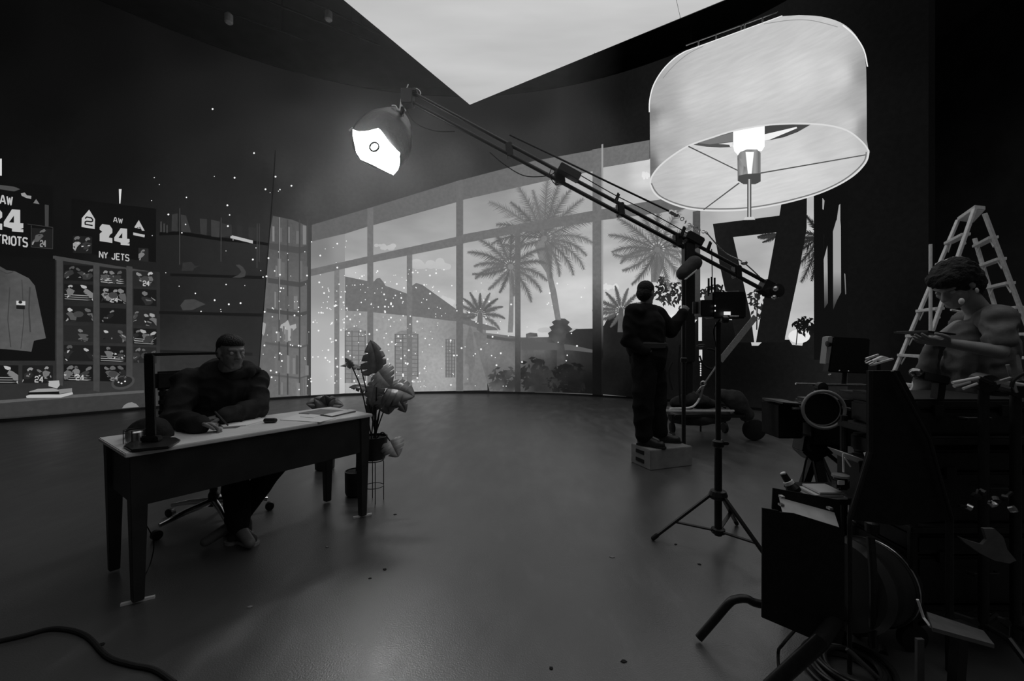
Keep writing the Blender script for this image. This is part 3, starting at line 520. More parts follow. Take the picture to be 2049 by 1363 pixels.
# brighter right part of the bookcase, inside the camera's own picture frustum
scr('pictured_bookcase', [[(546, 432), (585, 440), (619, 454), (619, 794), (513, 801), (524, 660), (539, 470)]], field([(560, 460, 78), (600, 480, 84), (560, 600, 92), (600, 600, 96), (540, 700, 96), (600, 700, 104), (560, 780, 100), (610, 780, 110)]), 1.5, m=EDIM, label='brighter end of the pictured bookcase')
bb = []; bl = []
for q, (y0, y1) in enumerate(((486, 499), (556, 566), (617, 625), (684, 689), (746, 750))):
    bb.append([(524 + (5 - q) * 3, y0), (600, y0 + 9), (614, y0 + 5), (614, y1 + 4), (600, y1 + 9), (524 + (5 - q) * 3, y1)]); bl.append(70 if q < 3 else 84)
for x in (557, 574, 598, 614):
    bb.append(rect(x, 440, x + 3, 790)); bl.append(66 if x != 557 else 72)
bb.append(rect(558.5, 435, 560, 640)); bl.append(128)
scr('pictured_bookcase_frame', bb, bl, 1.9, label='shelves and uprights of the bright bookcase end')
rr = random.Random(3); bk = []; bkl = []
for y in (483, 553, 615, 682, 744, 787):
    x = 545
    while x < 612:
        ww = rr.uniform(3, 8); hh = rr.uniform(20, 40)
        if rr.random() < .6: bk.append([(x, y - hh + (x - 540) * .1), (x + ww, y - hh + (x - 540) * .1 + 1), (x + ww, y + (x - 540) * .1), (x, y + (x - 540) * .1)]); bkl.append(rr.randint(84, 124))
        x += ww + 1
scr('pictured_books', bk, bkl, 1.7, label='books standing in the bright bookcase end')
tro = [(571, 645), (576, 640), (580, 652), (592, 648), (593, 656), (584, 664), (580, 676), (584, 682), (568, 682), (574, 675), (566, 664), (560, 656), (562, 650), (570, 652)]
scr('pictured_trophy', [tro], 160, 6, label='pale two-handled trophy cup on the pictured shelf'); scr('pictured_trophy', [[(526, 645), (532, 648), (530, 665), (527, 672), (524, 668)]], 150, 6)
scr('pictured_frustum_edge', stroke([(551, 300), (546, 380), (539, 470), (524, 660), (513, 800)], 2.2), 16, 2.1)
# sparkling pixels
ps = []
for _ in range(430):
    q = random.random()
    if q < .62: x, y = random.gauss(760, 90), random.uniform(540, 780)
    elif q < .8: x, y = random.uniform(520, 700), random.uniform(470, 780)
    elif q < .9: x, y = random.uniform(300, 560), random.uniform(350, 640)
    else: x, y = random.uniform(900, 1180), random.uniform(560, 780)
    if not (300 < x < 1185) or y > botY(x) - 6: continue
    ps.append(oval(x, y, *(random.choice((.9, 1.1, 1.5, 2.0)),) * 2, 6))
for x, y in ((480, 101), (425, 220), (508, 308), (469, 357), (583, 373), (531, 380)): ps.append(oval(x, y, 2, 2, 6))
scr('bright_pixels', ps, 235, 11, label='scattered sparkling pixels on the screen', kind='stuff')

# ---------------------------------------------------------------- LED ceiling
cor = G(940, 210, CEIL_Z); u = (G(675, -10, CEIL_Z) - cor).normalized(); v = (G(1475, -10, CEIL_Z) - cor).normalized()
lc = thing('led_ceiling', cor, 'bright overhead LED ceiling screen showing pale sky, its corner pointing down', 'ceiling screen')
CEM = bpy.data.materials.new('led_ceiling_sky'); CEM.use_nodes = True; n = CEM.node_tree.nodes; l = CEM.node_tree.links; n.clear()
o_ = n.new('ShaderNodeOutputMaterial'); e_ = n.new('ShaderNodeEmission'); tc = n.new('ShaderNodeTexCoord'); mp = n.new('ShaderNodeMapping')
mp.inputs['Rotation'].default_value = (0, 0, .6); mp.inputs['Scale'].default_value = (.35, 1.4, 1); t_ = n.new('ShaderNodeTexNoise'); t_.inputs['Scale'].default_value = .9; t_.inputs['Detail'].default_value = 6
mr = n.new('ShaderNodeMapRange'); mr.inputs[1].default_value = .3; mr.inputs[2].default_value = .7; mr.inputs[3].default_value = CEIL_EMIT * .9; mr.inputs[4].default_value = CEIL_EMIT * 1.08
l.new(tc.outputs['Object'], mp.inputs[0]); l.new(mp.outputs[0], t_.inputs['Vector']); l.new(t_.outputs['Fac'], mr.inputs[0]); l.new(mr.outputs[0], e_.inputs['Strength']); l.new(e_.outputs[0], o_.inputs[0])
PU, PV, TU, TV = 6, 7, 1.42, 1.6
MB().prism([cor + u * a + v * b_ + Vector((0, 0, .03)) for a, b_ in ((-.05, -.05), (PU * TU + .05, -.05), (PU * TU + .05, PV * TV + .05), (-.05, PV * TV + .05))], (0, 0, .2)).build('ceiling_screen_frame', BLKMET, lc)
for i in range(PU):
    for j in range(PV):
        gp = .006; q = [cor + u * (a) + v * (b_) for a, b_ in ((i * TU + gp, j * TV + gp), ((i + 1) * TU - gp, j * TV + gp), ((i + 1) * TU - gp, (j + 1) * TV - gp), (i * TU + gp, (j + 1) * TV - gp))]
        MB().prism(q, (0, 0, .03)).build('screen_panel', CEM, lc)
for k_, (a, b_) in enumerate(((.5, .5), (.5, PV * TV - .5), (PU * TU - .5, .5), (PU * TU - .5, PV * TV - .5))):
    q = cor + u * a + v * b_; MB().tube([q + Vector((0, 0, .2)), (q.x, q.y, 9.02)], .02).build('suspension_rod', BLKMET, lc)

# ---------------------------------------------------------------- rail, pale line and pipes under the roof
r0, r1_ = P(1372, 91, 8.1), P(1606, 6, 7.3)
rl = thing('lighting_rail', r0, 'thin pale rail with short hangers above the giant lamp', 'rail')
MB().tube([r0, r1_], .011, 8).build('rail', PAINTED, rl)
for t in (.12, .28, .5, .53, .68, .93):
    q = r0.lerp(r1_, t); MB().tube([q, q - Vector((0, 0, .09))], .012, 6).build('rail_clip', PAINTED, rl)
for t in (.05, .95):
    q = r0.lerp(r1_, t); MB().tube([q, (q.x, q.y, 9.02)], .008, 6).build('rail_hanger', BLKMET, rl)
q = P(1673, 38, 7.0)
tag(MB().tube([q, (q.x, q.y, 9.02)], .012, 8).build('pale_line', PAINTED, origin=q), 'thin pale vertical line above the lamp shade', 'wire')  # pale upright line built as a slim tube up to the roof
for i, (a, b_) in enumerate((((430, -40), (760, 130)), ((300, -30), (620, 115)), ((560, -30), (760, 85)))):
    q0, q1 = P(a[0], a[1], 7.2 + i * .2), P(b_[0], b_[1], 8.8); q1.z = q0.z = min(q0.z, 7.6)
    pp = thing('rigging_pipe', q0, ('long dim pipe at the top left of the stage', 'dim pipe nearest the left under the roof', 'short dim pipe next to the bright ceiling screen')[i], 'pipe')
    MB().tube([q0, q1], .025, 10).build('pipe', BLKMET, pp)
    for t in (.2, .8): q = q0.lerp(q1, t); MB().tube([q, (q.x, q.y, 9.02)], .01, 6).build('pipe_hanger', BLKMET, pp)
    if i: q = q0.lerp(q1, .45); MB().lathe(q - Vector((0, 0, .2)), [(.05, 0), (.07, .02), (.07, .16), (.03, .2)], 14).build('small_lamp_head', PAINTED, pp)

# ---------------------------------------------------------------- haze in the studio air
hz = bpy.data.materials.new('haze'); hz.use_nodes = True; n = hz.node_tree.nodes; l = hz.node_tree.links; n.clear()
o_ = n.new('ShaderNodeOutputMaterial'); vs_ = n.new('ShaderNodeVolumeScatter'); vs_.inputs['Density'].default_value = HAZE; vs_.inputs['Anisotropy'].default_value = .55
vs_.inputs['Color'].default_value = (.9, .9, .9, 1); l.new(vs_.outputs[0], o_.inputs['Volume'])
tag(MB().box((-3.3, 6.4, 3.45), (8.6, 5.2, 6.7)).build('haze', hz), 'thin haze hanging in the air around the glowing dome light', 'haze', kind='stuff')

# ---------------------------------------------------------------- boom arm with the dome light
AY = 5.6
def ap(x, y, Y=AY): return P(x, y, Y)
arm = thing('boom_arm', ap(1385, 495), 'long black twin-tube boom arm carrying the dome light across the stage', 'boom arm')
U0, U1, L0, L1 = (826, 186), (1548, 573), (822, 204), (1540, 587)
def on(a, b_, t, Y=AY): return ap(a[0] + (b_[0] - a[0]) * t, a[1] + (b_[1] - a[1]) * t, Y)
MB().tube([on(U0, U1, 0), on(U0, U1, 1)], .024, 12).build('upper_tube', BLKMET, arm, smooth=True)
MB().tube([on(L0, L1, 0), on(L0, L1, 1)], .026, 12).build('lower_tube', BLKMET, arm, smooth=True)
MB().tube([on(U0, U1, .01, AY + .12), on(U0, U1, .99, AY + .12)], .018, 10).build('rear_tube', BLKMET, arm, smooth=True)
d = (on(U0, U1, 1) - on(U0, U1, 0)).normalized()
for t in (.265, .405, .575, .735, .90):
    if t == .405: pass
    a = on(U0, U1, t); b_ = on(L0, L1, t + .012); MB().bar(a + Vector((0, .03, .02)), b_ + Vector((0, .03, -.02)), .09 if t != .405 else .13, .12, up=(0, 1, 0)).build('clamp_bracket', BLKMET, arm, bevel=.01)
hd = MB().box(ap(816, 197), (.15, .16, .2)); hd.box(ap(820, 184), (.2, .12, .05)); hd.build('head_bracket', BLKMET, arm, bevel=.012)
MB().tube([ap(814, 186), ap(812, 181), ap(817, 169)], .007, 6).build('head_pin', STEEL, arm)
hk = [ap(824 + 9 * math.cos(t) * .5 + 9 + 4 * math.cos(t), 184 + 6.5 * math.sin(t) + 3 * math.cos(t)) for t in [2 * PI * i / 20 for i in range(20)]]
MB().tube(hk, .007, 6, closed=True).build('shackle', STEEL, arm)
bx_ = MB().box(ap(1139, 346, AY - .1), (.30, .14, .105), M=Matrix.Rotation(.50, 3, 'Y')); bx_.box(ap(1124, 336, AY - .1), (.05, .12, .07), M=Matrix.Rotation(.5, 3, 'Y'))
bx_.build('ballast_box', BLKMET, arm, bevel=.008)
for (x, y) in ((1234, 397), (1366, 464), (1418, 494)):
    c = ap(x, y, AY - .05); mb = MB().bar(c + Vector((-.03, 0, -.06)), c + Vector((.02, 0, .07)), .022); mb.bar(c + Vector((.0, 0, -.05)), c + Vector((.035, 0, .055)), .018); mb.build('spring_clip', BLKMET, arm)
end = MB().lathe(ap(1548, 583), [(.02, -.1), (.09, -.09), (.10, 0), (.09, .09), (.02, .1)], 20, (0, 1, 0)); end.box(ap(1536, 578), (.2, .16, .16), M=Matrix.Rotation(.5, 3, 'Y'))
end.build('tail_knuckle', BLKMET, arm, smooth=False)
MB().ell(ap(1552, 578, 5.45), (.035, .03, .035)).build('tail_knob', STEEL, arm, smooth=True); MB().ell(ap(1549, 595, 5.45), (.03, .03, .03)).build('tail_knob', STEEL, arm, smooth=True)
st_ = [(1020, 270), (1100, 308), (1220, 366), (1342, 424)]
MB().tube([ap(x, y) for x, y in st_], .013, 8).build('stay_rod', BLKMET, arm)
tb = MB().lathe(ap(1346, 426), [(.01, -.06), (.03, -.04), (.03, .04), (.01, .06)], 12, d); tb.ell(ap(1353, 430), (.04, .03, .03)); tb.build('turnbuckle', STEEL, arm)
ch = MB()
for i in range(9): t = i / 8; ch.ring(ap(1358 + 56 * t, 432 + 34 * t + 5 * math.sin(t * PI)), .022, .006, (math.cos(i * 1.57), math.sin(i * 1.57), .4), 12, 5)
tag(ch.build('chain', STEEL, arm), 'short linked chain', kind='stuff')
MB().tube(curve_pts([ap(1414, 466), ap(1450, 505), ap(1490, 527), ap(1540, 574)]), .008, 6).build('stay_wire', STEEL, arm)
MB().ell(ap(1489, 526), (.045, .03, .03)).build('wire_tensioner', STEEL, arm, smooth=True)
for pts in (([(812, 215), (830, 245), (870, 262), (910, 263)]), ([(980, 305), (1010, 330), (1050, 352), (1095, 352), (1110, 345)]), ([(1160, 350), (1230, 390), (1300, 425), (1360, 458), (1400, 482)]), ([(1103, 338), (1100, 350), (1108, 366), (1118, 368), (1120, 355)]), ([(1424, 498), (1425, 540), (1425, 560)])):
    MB().tube(curve_pts([ap(x, y, AY - .04) for x, y in pts]), .006, 6).build('cable', RUBBER, arm)

dl = thing('dome_light', ap(770, 290), 'glowing dome light with crumpled black fabric skirt at the boom tip', 'studio light')
front = [(706, 259), (718, 264), (738, 262), (757, 256), (763, 262), (778, 284), (800, 306), (800, 328), (796, 340), (787, 350), (770, 342), (745, 329), (722, 319), (713, 305), (709, 285), (706, 272)]
LY = 5.35
DIFF = mat('glowing_diffuser', .8, .6, emit=DOME_EMIT)
N = len(front); cx_, cy_ = 752, 300
fr = MB(); V = [P(x, y, LY + .02 * (x - 752) / 50) for x, y in front]; cc = P(cx_, cy_, LY - .10)
mid = [V[i].lerp(cc, .5) + Vector((0, -.05, 0)) for i in range(N)]
fr.add(V + mid + [cc], [(i, (i + 1) % N, N + (i + 1) % N, N + i) for i in range(N)] + [(N + i, N + (i + 1) % N, 2 * N) for i in range(N)])
tag(fr.build('diffuser', DIFF, dl, smooth=True), 'blazing white front diffuser')
tag(MB().ring(P(749, 294, LY - .22), .056, .012, (.1, 1, -.1), 24, 6).build('diffuser_ring', mat('ring_dark', .004, .9), dl), 'small dark ring on the diffuser')
sk = MB(); rings = [V]
rnd = random.Random(11)
for (ox, oy, R, dy) in ((762, 283, 62, .12), (766, 278, 61, .28), (772, 270, 55, .42), (782, 258, 44, .54), (792, 244, 27, .62), (798, 234, 10, .66)):
    rg = []
    for i, (x, y) in enumerate(front):
        a = math.atan2(y - cy_, x - cx_); r = R * (1 + rnd.uniform(-.04, .05)); rg.append(P(ox + r * math.cos(a), oy + r * math.sin(a), LY + dy + rnd.uniform(-.02, .02)))
    rings.append(rg)
sk.v = [tuple(p) for r in rings for p in r]; sk.f = [(j * N + i, j * N + (i + 1) % N, (j + 1) * N + (i + 1) % N, (j + 1) * N + i) for j in range(len(rings) - 1) for i in range(N)] + [tuple((len(rings) - 1) * N + i for i in range(N))]
SKIRT = mat('black_skirt_cloth', .022, .4, bump=1., scale=7, var=.3)
so = sk.build('skirt', SKIRT, dl, smooth=True); md = so.modifiers.new('s', 'SUBSURF'); md.levels = 1; md.render_levels = 2
md = so.modifiers.new('t', 'SOLIDIFY'); md.thickness = .006; md.offset = 1
for a, b_ in (((784, 212), (795, 219)), ((795, 221), (807, 232)), ((706, 258), (699, 262)), ((756, 252), (754, 246))): MB().tube(curve_pts([ap(*a, 5.8), ap((a[0] + b_[0]) / 2 + 2, (a[1] + b_[1]) / 2 - 3, 5.8), ap(*b_, 5.8)]), .012, 6).build('skirt_strap', PAINTED, dl)
MB().tube([ap(816, 200, 5.62), ap(806, 222, 5.75), ap(800, 234, 5.9)], .03, 10).build('mount_spigot', BLKMET, dl)
MB().bar(ap(812, 208), ap(802, 212), .02).build('tilt_handle', STEEL, dl)
for t in (0, 1): MB().bar(ap(803 + 5 * t, 198 + 15 * t), ap(800 + 12 * t, 222), .014).build('yoke_arm', STEEL, dl)

# ---------------------------------------------------------------- roller stand that carries the arm
rsY = 5.6; base = P(1382, 845, rsY)
fl = lambda x, Y: Vector(((x - CX) / F * Y, Y, 0))
rs = thing('roller_stand', fl(1385, 5.6), 'heavy black rolling stand under the boom arm, hung with sandbags', 'stand')
MB().bar(P(1377, 486, 5.6), P(1377, 725, 5.6), .135, .135).build('mast', BLKMET, rs, bevel=.015)
MB().bar(P(1377, 725, 5.6), P(1377, 826, 5.6), .09, .09).build('lower_mast', BLKMET, rs, bevel=.01)
MB().box(P(1386, 480, 5.6), (.24, .2, .12), M=Matrix.Rotation(.5, 3, 'Y')).build('pivot_yoke', BLKMET, rs, bevel=.015)
plat = MB().box(P(1397, 824, 5.55), (.86, .7, .035)); plat.build('base_platform', BLKMET, rs, bevel=.008)
MB().box(P(1397, 822, 5.195), (.88, .02, .02)).build('platform_edge', ALU, rs)
for sx, Y in ((1345, 5.25), (1345, 5.85), (1450, 5.85)):
    q = fl(sx, Y); MB().lathe(q + Vector((-.02, 0, .07)), [(.02, 0), (.07, 0), (.07, .04), (.02, .04)], 20, (1, 0, 0)).build('caster', RUBBER, rs, smooth=False)
    MB().tube([q + Vector((0, 0, .1)), q + Vector((0, 0, .36))], .02, 8).build('caster_stem', BLKMET, rs)
wc = Vector(((1508 - CX) / F * 5.4, 5.4, .14))
wh = MB().lathe(wc - Vector((.0, .035, 0)), [(.03, -.01), (.10, 0), (.128, .006), (.14, .025), (.14, .045), (.128, .064), (.10, .07), (.03, .08)], 32, (.15, 1, 0)); wh.build('large_wheel', RUBBER, rs, smooth=True)
MB().tube([wc, wc + Vector((-.12, .05, .16)), P(1455, 824, 5.5)], .028, 10).build('wheel_arm', BLKMET, rs)
def sandbag(par, pts, r, name='sandbag'):
    mb = MB()
    for a, b_, ra, rb in zip(pts[:-1], pts[1:], r[:-1], r[1:]): mb.capsule(a, b_, ra, rb)
    return blob(name, mb, .018, CLOTHBAG, par, 3, fold=.012, fs=7)
for pts, r, lb in (([P(1443, 790, 5.35), P(1470, 800, 5.3), P(1492, 828, 5.3)], [.07, .12, .09], 'slumped dark sandbag beside the large wheel of the rolling stand'), ([P(1350, 835, 5.5), P(1400, 836, 5.3), P(1450, 832, 5.3)], [.08, .1, .07], 'flat dark sandbag hanging under the rolling stand platform'),
                  ([P(1350, 806, 5.7), P(1385, 800, 5.6), P(1425, 808, 5.6)], [.06, .11, .06], 'dark sandbag lying on the rolling stand platform')):
    o = sandbag(None, pts, r); tag(o, lb, 'sandbag', 'sandbags on the rolling stand')
sb = MB().capsule(P(1367, 547, 5.35), P(1389, 527, 5.35), .085, .095); o = blob('padded_bag', sb, .015, mat('padded_cloth', .06, .8, bump=.4, scale=20, var=.2), None, 3, fold=.004); tag(o, 'small rounded padded bag strapped to the mast below the boom arm', 'bag')
MB().tube([P(1370, 560, 5.3), P(1395, 540, 5.28)], .012, 6).build('strap', PAINTED, o)
# tensioning strap with its ratchet
sp = thing('tension_strap', P(1395, 812, 5.5), 'pale webbing strap running down from the boom arm tail to the stand', 'strap')
MB().bar(P(1512, 634, 5.55), P(1441, 722, 5.45), .075, .012, up=(0, 1, 0)).build('webbing', mat('webbing', .3, .7, var=.2, scale=50), sp)
MB().tube([P(1441, 722, 5.45), P(1409, 768, 5.45)], .012, 8).build('hook_rod', STEEL, sp)
MB().ring(P(1407, 768, 5.45), .032, .009, (.2, 1, .1), 20, 6).build('ratchet_ring', STEEL, sp)
for a, b_ in (((1405, 773), (1392, 788)), ((1408, 772), (1400, 798))): MB().bar(P(*a, 5.45), P(*b_, 5.45), .018, .02).build('ratchet_handle', STEEL, sp)
MB().tube(curve_pts([P(1400, 797, 5.45), P(1393, 808, 5.45), P(1380, 816, 5.4), P(1340, 818, 5.3)]), .014, 8).build('strap_tail', PAINTED, sp)
# tube light behind the mast
tl = thing('tube_light', fl(1401, 5.9), 'thin upright glowing tube light behind the rolling stand mast', 'tube light')
MB().tube([P(1401, 633, 5.9), P(1401, 682, 5.9)], .022, 10).build('glowing_tube', mat('tube_glow', .8, emit=.55), tl)
MB().tube([P(1402, 700, 5.9), P(1402, 722, 5.9)], .02, 10).build('glowing_tube', mat('tube_glow', .8, emit=.55), tl)
MB().tube([P(1402, 630, 5.93), (P(1402, 700, 5.93).x, 5.93, .0)], .012, 8).build('tube_stand', BLKMET, tl)
for i in range(6): MB().ell(P(1402, 728 + i * 4.6, 5.88), (.01, .01, .012), nu=8, nv=6).build('indicator_lamp', mat('tube_glow', .8, emit=.55), tl)
MB().ring(P(1402, 692, 5.88), .05, .009, (0, .3, 1), 20, 6).build('clamp_ring', BLKMET, tl)
for k_, pts in enumerate((([P(1415, 698, 5.5), P(1430, 702, 5.5), P(1438, 720, 5.5), P(1425, 738, 5.5), P(1408, 730, 5.5), P(1400, 712, 5.5)]), ([P(1360, 690, 5.6), P(1358, 730, 5.6), P(1360, 790, 5.6), P(1362, 812, 5.6)]), ([P(1345, 725, 5.6), P(1338, 745, 5.6), P(1345, 780, 5.6)]))):
    tag(MB().tube(curve_pts(pts), .012, 8).build('looped_cable', RUBBER, origin=pts[0]), ('black cable looped beside the tube light', 'black cable hanging down left of the mast', 'short curved cable behind the standing person')[k_], 'cable')

# ---------------------------------------------------------------- apple box
def boxP(x, y, z): return G(x, y, z)
c0 = G(1302, 942); c1 = G(1264, 925); c2 = G(1378, 932)
e1 = (c1 - c0); e2 = (c2 - c0); e1 = e1.normalized() * .32; e2 = Vector((-e1.y, e1.x, 0)).normalized() * -.51
if e2.x < 0: e2 = -e2
ab = thing('apple_box', c0, 'grey wooden apple box the dark-clad person stands on', 'apple box')
MB().prism([c0, c0 + e1, c0 + e1 + e2, c0 + e2], (0, 0, .195)).build('box_body', PLY, ab, bevel=.006)
for zc in (.06, .145):
    m_ = c0 + e1 * .52 + Vector((0, 0, zc)); MB().bar(m_ - e1 * .2, m_ + e1 * .2, .012, .035, up=(0, 0, 1)).build('hand_hole', BLACK, ab)
BOXC = c0 + e1 * .5 + e2 * .4

# ---------------------------------------------------------------- centre light stand with its wireless box
sc_ = Vector(((1437 - CX) / F * 2.62, 2.62, 0))
ls = thing('tripod_stand', sc_, 'slim black tripod stand holding a small box with antennas, mid-floor', 'stand')
X0 = sc_.x; pz = lambda y: CH - (y - CY) / F * 2.62
MB().tube([(X0, 2.62, pz(645)), (X0, 2.62, pz(884))], .016, 14).build('upper_pole', BLKMET, ls, smooth=True)
MB().tube([(X0, 2.62, pz(884)), (X0, 2.62, .07)], .0225, 14).build('lower_pole', BLKMET, ls, smooth=True)
MB().lathe((X0, 2.62, pz(896)), [(.024, 0), (.034, .01), (.034, .04), (.024, .05)], 16).build('locking_collar', BLKMET, ls)
MB().box((X0 + .035, 2.6, pz(886)), (.04, .015, .02)).build('collar_knob', BLKMET, ls, bevel=.004)
MB().lathe((X0, 2.62, pz(1000)), [(.026, 0), (.05, .01), (.055, .03), (.045, .055), (.026, .06)], 16).build('leg_collar', BLKMET, ls)
MB().lathe((X0, 2.62, .08), [(.026, 0), (.04, .005), (.04, .03), (.026, .035)], 16).build('brace_collar', BLKMET, ls)
for q in (G(1307, 1082), G(1474, 1052), G(1560, 1158)):
    top_ = Vector((X0, 2.62, pz(990))) + (q - sc_).normalized() * .04; q2 = q + Vector((0, 0, .015))
    lg = MB().bar(top_, q2, .026, .014).build('leg', BLKMET, ls, bevel=.003)
    MB().capsule(q2, q2 + (top_ - q2).normalized() * .03, .014, .014, 10, 3).build('foot_cap', RUBBER, lg)
    mid_ = top_.lerp(q2, .62); MB().bar(Vector((X0, 2.62, .095)), mid_, .022, .008, up=(0, 0, 1)).build('brace', BLKMET, ls)
wb = thing('wireless_box', P(1442, 642, 2.55), 'black wireless video box with three short antennas on the tripod stand', 'receiver')
MB().box(P(1450, 612, 2.6), (.20, .12, .16)).build('case', BLKMET, wb, bevel=.008)
MB().box(P(1412, 618, 2.6), (.10, .1, .10)).build('battery_pack', BLKMET, wb, bevel=.006)
MB().box(P(1395, 616, 2.62), (.055, .012, .075)).build('side_plate', mat('grey_plate', .10, .5), wb, bevel=.002)
for x, y in ((1418, 557), (1424, 554), (1430, 556)): MB().tube([P(x, 592, 2.6), P(x, y, 2.6)], .006, 8).build('antenna', BLKMET, wb)
MB().tube([P(1441, 586, 2.6), P(1446, 570, 2.6)], .005, 8).build('antenna', BLKMET, wb)
MB().box(P(1455, 627, 2.52), (.038, .005, .02)).build('status_screen', mat('status_glow', .8, emit=.7), wb)
MB().tube([P(1460, 633, 2.5), P(1478, 633, 2.5)], .005, 8).build('adjusting_lever', STEEL, wb)
MB().lathe(P(1450, 640, 2.5), [(.01, -.02), (.022, -.015), (.022, .015), (.01, .02)], 12, (1, 0, 0)).build('clamp_knob', BLKMET, wb)
for x, y in ((1431, 612), (1431, 622)): MB().ell(P(x, y, 2.53), (.004, .003, .005), nu=8, nv=6).build('pilot_lamp', mat('status_glow', .8, emit=.7), wb)
MB().bar(P(1454, 585, 2.6), P(1478, 583, 2.6), .012).build('top_rail', STEEL, wb)
MB().tube(curve_pts([P(1440, 640, 2.6), P(1428, 660, 2.6), P(1432, 690, 2.6), P(1436, 700, 2.6)]), .004, 6).build('cable', RUBBER, wb)
# thin pole behind the apple box
tp = P(1368, 560, 4.75)
q = Vector((tp.x, 4.75, 0)); o = thing('thin_pole', q, 'thin dark pole standing on the floor just right of the apple box', 'pole')
MB().tube([q + Vector((0, 0, .01)), tp], .022, 10).build('pole_tube', BLKMET, o, smooth=True); MB().lathe(q, [(.06, 0), (.06, .012), (.025, .03)], 16).build('pole_foot', RUBBER, o)
MB().lathe(P(1368, 726, 4.75), [(.024, 0), (.036, .01), (.036, .05), (.024, .06)], 14).build('pole_collar', BLKMET, o)

# ---------------------------------------------------------------- desk
DZ = .74
dA, dB, dC, dD = [G(x, y, DZ) for x, y in ((250, 908), (165, 880), (746, 828), (633, 815))]
al = (dC - dA).normalized(); ac = Vector((-al.y, al.x, 0)); wd = (dB - dA).dot(ac); Ld = ((dC - dA).length + (dD - dB).length) / 2
wd = abs(wd); DL = (dC - dA).length
def D(a, b_, z=0.): return Vector((dA.x, dA.y, 0)) + al * a + ac * b_ + Vector((0, 0, z))
dk = thing('desk', D(DL / 2, wd / 2), 'long dark desk with a paler wooden top and tapered legs', 'desk')
MB().prism([D(0, 0, DZ - .022), D(DL, 0, DZ - .022), D(DL, wd, DZ - .022), D(0, wd, DZ - .022)], (0, 0, .022)).build('table_top', DESKTOP, dk, bevel=.004)
ap0, ap1 = DZ - .27, DZ - .022
for a, b_, c_, d_, nm in ((.05, .03, DL - .05, .03, 'front_apron'), (.05, wd - .03, DL - .05, wd - .03, 'rear_apron'), (.05, .03, .05, wd - .03, 'side_apron'), (DL - .05, .03, DL - .05, wd - .03, 'side_apron')):
    p0, p1 = D(a, b_, (ap0 + ap1) / 2), D(c_, d_, (ap0 + ap1) / 2)
    MB().bar(p0, p1, ap1 - ap0 - .004, .022, up=(ac if 'side' not in nm else al)).build(nm, DESKDARK, dk, bevel=.003)
for a in (.055, DL - .055):
    for b_ in (.045, wd - .045):
        mb = MB(); t0, t1 = .038, .022; c_ = D(a, b_)
        vs = [c_ + al * sx * tt + ac * sy * tt + Vector((0, 0, z)) for z, tt in ((.012, t1), (ap1, t0)) for sx, sy in ((-1, -1), (1, -1), (1, 1), (-1, 1))]
        mb.add(vs, [(0, 1, 2, 3), (4, 5, 6, 7), (0, 1, 5, 4), (1, 2, 6, 5), (2, 3, 7, 6), (3, 0, 4, 7)]); lg = mb.build('leg', DESKDARK, dk, bevel=.003)
        if b_ < .1: tag(MB().bar(c_ + Vector((-.055, -.03, .007)), c_ + Vector((.055, .035, .007)), .016, .012, up=(0, 0, 1)).build('foot_plate', ALU, lg), 'pale metal foot plate')

# things on the desk
def on_desk(x, y, z=DZ): return G(x, y, z)
lp = thing('desk_lamp', on_desk(305, 892), 'black desk lamp with a flat upright and long thin arm', 'desk lamp')
bs = [on_desk(x, y) for x, y in ((247, 897), (262, 906), (338, 899), (361, 884), (352, 880), (300, 879), (262, 887))]
MB().prism(bs, (0, 0, .014)).build('base', BLKMET, lp, bevel=.004)
pb = on_desk(303, 889); pb.z = DZ + .014; ptz = CH - (710 - CY) / F * pb.y
MB().bar(pb, (pb.x - .012, pb.y, ptz), .046, .018, up=(0, 1, 0)).build('upright', BLKMET, lp, bevel=.004)
MB().bar(pb + Vector((0, 0, 0)), pb + Vector((.0, 0, .03)), .09, .04, up=(0, 1, 0)).build('upright_foot', BLKMET, lp, bevel=.006)
a0 = Vector((pb.x - .035, pb.y, ptz)); a1 = P(434, 707, pb.y + .26)
MB().bar(a0, a1, .014, .03, up=(0, 1, 0)).build('arm', BLKMET, lp, bevel=.003)
cp = MB(); q = on_desk(300, 874); cp.ell(q + Vector((0, 0, .005)), (.115, .085, .105)); o = blob('cap', cp, .008, mat('cap_cloth', .02, .9, bump=.3, scale=30, var=.3), None, 2, fold=.004)
for v_ in o.data.vertices:
    if v_.co.z < DZ: v_.co.z = DZ
tag(o, 'dark domed cap lying on the desk behind the lamp foot', 'cap')
MB().ell(q + Vector((.09, -.04, .006)), (.05, .04, .006)).build('cap_brim', BLACK, o, smooth=True)
gq = on_desk(266, 888); gq += Vector((-.01, .02, 0)); gs = thing('desk_organiser', gq, 'small metal canister in a thin dark wire frame on the desk corner', 'canister')
MB().lathe(gq + Vector((0, 0, .0)), [(.03, 0), (.036, .006), (.036, .055), (.03, .062)], 24).build('canister', STEEL, gs, smooth=True)
MB().ring(gq + Vector((0, 0, .068)), .044, .002, n=24, k=6).build('wire_ring', BLKMET, gs)
for k_ in range(4): a = k_ * PI / 2 + .5; MB().tube([gq + Vector((.044 * math.cos(a), .044 * math.sin(a), 0)), gq + Vector((.044 * math.cos(a), .044 * math.sin(a), .068))], .002, 6).build('wire_leg', BLKMET, gs)
nb = thing('notebook', on_desk(480, 848), 'open notebook with white pages in front of the seated man', 'notebook')
MB().prism([on_desk(x, y) for x, y in ((432, 846), (448, 857), (492, 853), (474, 843))], (0, 0, .008)).build('left_pages', PAPER, nb)
MB().prism([on_desk(x, y) for x, y in ((474, 843), (492, 853), (536, 841), (512, 835))], (0, 0, .006)).build('right_pages', PAPER, nb)
